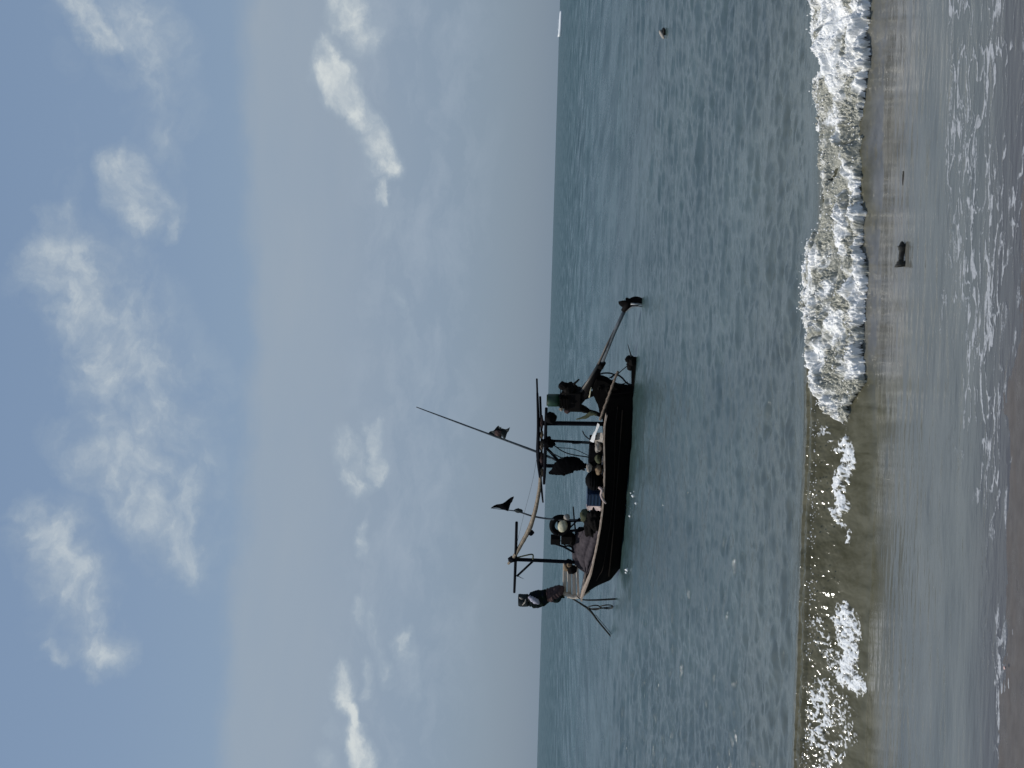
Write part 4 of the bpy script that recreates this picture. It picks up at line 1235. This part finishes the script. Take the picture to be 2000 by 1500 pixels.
# thin veil below about 15 degrees with a soft upper edge
warpn = snoise(UV, 5.0, (1, 1, 1), 3)
e_edge = math_('ADD', el, math_('MULTIPLY', math_('SUBTRACT', warpn, 0.5), 0.045))
e_edge = math_('ADD', e_edge, math_('MULTIPLY', math_('SUBTRACT', snoise(UV, 26.0, (1, 2.0, 1), 5), 0.5), 0.02))
veil_e = mrange(e_edge, azel(494, 600)[1] + 0.013, azel(494, 600)[1] - 0.013, 0, 1, True)
veil_l = mrange(e_edge, azel(560, 600)[1], azel(900, 600)[1], 1.0, 0.0, True)
veil = math_('MULTIPLY', math_('MULTIPLY', veil_e, veil_l), mrange(snoise(UV, 4.0, (1, 3, 1), 4), 0.2, 0.7, 0.40, 0.74))
skyc = mix(veil, skyc, S10((156, 168, 180)))
# clouds: capsules in azimuth/elevation, edges broken up by noise
wv = snoise(UV, 9.0, (1, 1.3, 1), 6, 0.62, True)
wp = vmath('SUBTRACT', wv, (0.5, 0.5, 0.5))
P1 = vmath('ADD', UV, vmath('SCALE', wp.outputs[0], None, 0.065).outputs[0]).outputs[0]
caps = [
    ((150, -20), (200, 70), 34, 0.95), ((190, -40), (285, 110), 75, 0.55), ((285, 110), (315, 250), 42, 0.42), ((330, 250), (330, 420), 30, 0.22),
    ((250, 60), (330, 260), 65, 0.30), ((190, 560), (320, 780), 120, 0.50), ((230, 740), (330, 980), 100, 0.54), ((380, 850), (420, 1100), 70, 0.20), ((120, 0), (130, 380), 34, 0.16), ((110, 1040), (170, 1230), 75, 0.35), ((245, 325), (272, 410), 46, 0.80), ((295, 400), (330, 455), 18, 0.45),
    ((122, 420), (130, 480), 30, 0.55), ((125, 500), (170, 610), 55, 0.75), ((165, 600), (250, 730), 70, 0.72), ((250, 680), (300, 860), 95, 0.50), ((220, 520), (280, 600), 60, 0.30),
    ((200, 900), (285, 1010), 60, 0.75), ((275, 980), (340, 1075), 62, 0.72), ((120, 840), (150, 900), 40, 0.30),
    ((55, 1005), (75, 1050), 42, 0.65), ((70, 1040), (140, 1150), 55, 0.75), ((140, 1130), (200, 1270), 52, 0.78), ((115, 1265), (180, 1325), 20, 0.60),
    ((690, -30), (712, 75), 38, 0.78), ((650, 85), (650, 165), 30, 0.85), ((655, 150), (700, 230), 38, 1.0), ((690, 220), (742, 312), 34, 0.98), ((735, 350), (741, 395), 14, 0.6),
    ((755, 460), (762, 490), 14, 0.35), ((800, 430), (815, 490), 22, 0.32), ((690, 600), (695, 640), 18, 0.3), ((765, 575), (775, 610), 18, 0.3), ((790, 640), (820, 740), 26, 0.25),
    ((690, 870), (695, 945), 30, 0.70), ((725, 835), (738, 935), 20, 0.68), ((700, 1030), (705, 1078), 22, 0.58),
    ((700, 1180), (705, 1205), 20, 0.42), ((730, 1200), (772, 1320), 24, 0.45), ((800, 1240), (828, 1360), 26, 0.42),
    ((655, 1305), (672, 1365), 24, 0.95), ((685, 1370), (698, 1405), 16, 0.95), ((690, 1425), (705, 1530), 30, 0.9), ((712, 1275), (722, 1340), 20, 0.5), ((620, 1400), (630, 1420), 24, 0.3), ((620, 1480), (640, 1540), 30, 0.35),
]
dens = None
for (a_, b_, r_, inten) in caps:
    A2 = azel(*a_); B2 = azel(*b_); lowc = a_[0] > 500
    rr = r_ / FPX * ((1.42 if inten > 0.65 else 1.2) if lowc else 1.45); inten = inten * (0.84 if lowc else 1.0)
    ba = (B2[0] - A2[0], B2[1] - A2[1]); bb = ba[0] ** 2 + ba[1] ** 2
    pa = vmath('SUBTRACT', P1, (A2[0], A2[1], 0)).outputs[0]
    dt = vmath('DOT_PRODUCT', pa, (ba[0] / bb, ba[1] / bb, 0)).outputs['Value']
    h = N('ShaderNodeClamp'); L(dt, h.inputs[0])
    bav = N('ShaderNodeCombineXYZ'); bav.inputs[0].default_value = ba[0]; bav.inputs[1].default_value = ba[1]
    q = vmath('SUBTRACT', pa, vmath('SCALE', bav.outputs[0], None, h.outputs[0]).outputs[0])
    ln = vmath('LENGTH', q.outputs[0]).outputs['Value']
    mk = mrange(ln, rr * 1.15, rr * 0.15, 0.0, inten, True)
    dens = mk if dens is None else math_('MAXIMUM', dens, mk)
tex = snoise(P1, 20.0, (1, 1.35, 1), 9, 0.60, dist=0.25)
UVs = vmath('ADD', P1, (-0.010, 0.012, 0.0)).outputs[0]
tex_s = snoise(UVs, 20.0, (1, 1.35, 1), 9, 0.60, dist=0.25)
relief = math_('SUBTRACT', tex, tex_s)                     # sunward side of the billows (sun is up and to the left)
dn = math_('ADD', dens, math_('MULTIPLY', math_('MULTIPLY', math_('SUBTRACT', tex, 0.46), 1.6), mrange(dens, 0.0, 0.35)))
cl = mrange(dn, 0.10, 1.05, 0.0, 1.0)
cl = math_('MULTIPLY', cl, mrange(el, azel(560, 700)[1], azel(430, 700)[1], 1.0, 0.74))
# broad faint streaks low in the sky, and ordinary scattered cloud everywhere else round the horizon
lowz = math_('MULTIPLY', mrange(el, azel(640, 700)[1], azel(740, 700)[1], 0, 1, True), mrange(el, azel(1000, 700)[1], azel(860, 700)[1], 0, 1, True))
stre = math_('MULTIPLY', lowz, mrange(snoise(P1, 11.0, (1, 2.4, 1), 8, 0.62, dist=0.3), 0.45, 0.70, 0, 0.46))
behind = mrange(math_('ABSOLUTE', az), 0.5, 0.75, 0, 1, True)
bgc = math_('MULTIPLY', behind, mrange(snoise(tc.outputs['Generated'], 2.6, (1, 1, 2.2), 7, 0.6), 0.5, 0.7, 0, 0.7))
cl = math_('MAXIMUM', cl, bgc)
skyc = mix(math_('MINIMUM', stre, 1.0), skyc, S10((165, 178, 192)))
ccol = mix(mrange(cl, 0.25, 0.95), S10((164, 179, 192)), S10((212, 218, 218)))
ccol = mix(mrange(relief, -0.10, 0.10, 0.42, 0.0), ccol, S10((150, 166, 183)))
skyc = mix(mrange(cl, 0.02, 0.85, 0, 0.90), skyc, ccol)
L(skyc, bg.inputs['Color'])

# ------------------------------------------------------------------ render look
S.view_settings.view_transform = 'Standard'
S.view_settings.look = 'None'
S.view_settings.exposure = 0.0
S.view_settings.gamma = 1.0
S.render.engine = 'CYCLES'
S.cycles.max_bounces = 6
S.cycles.use_denoising = True
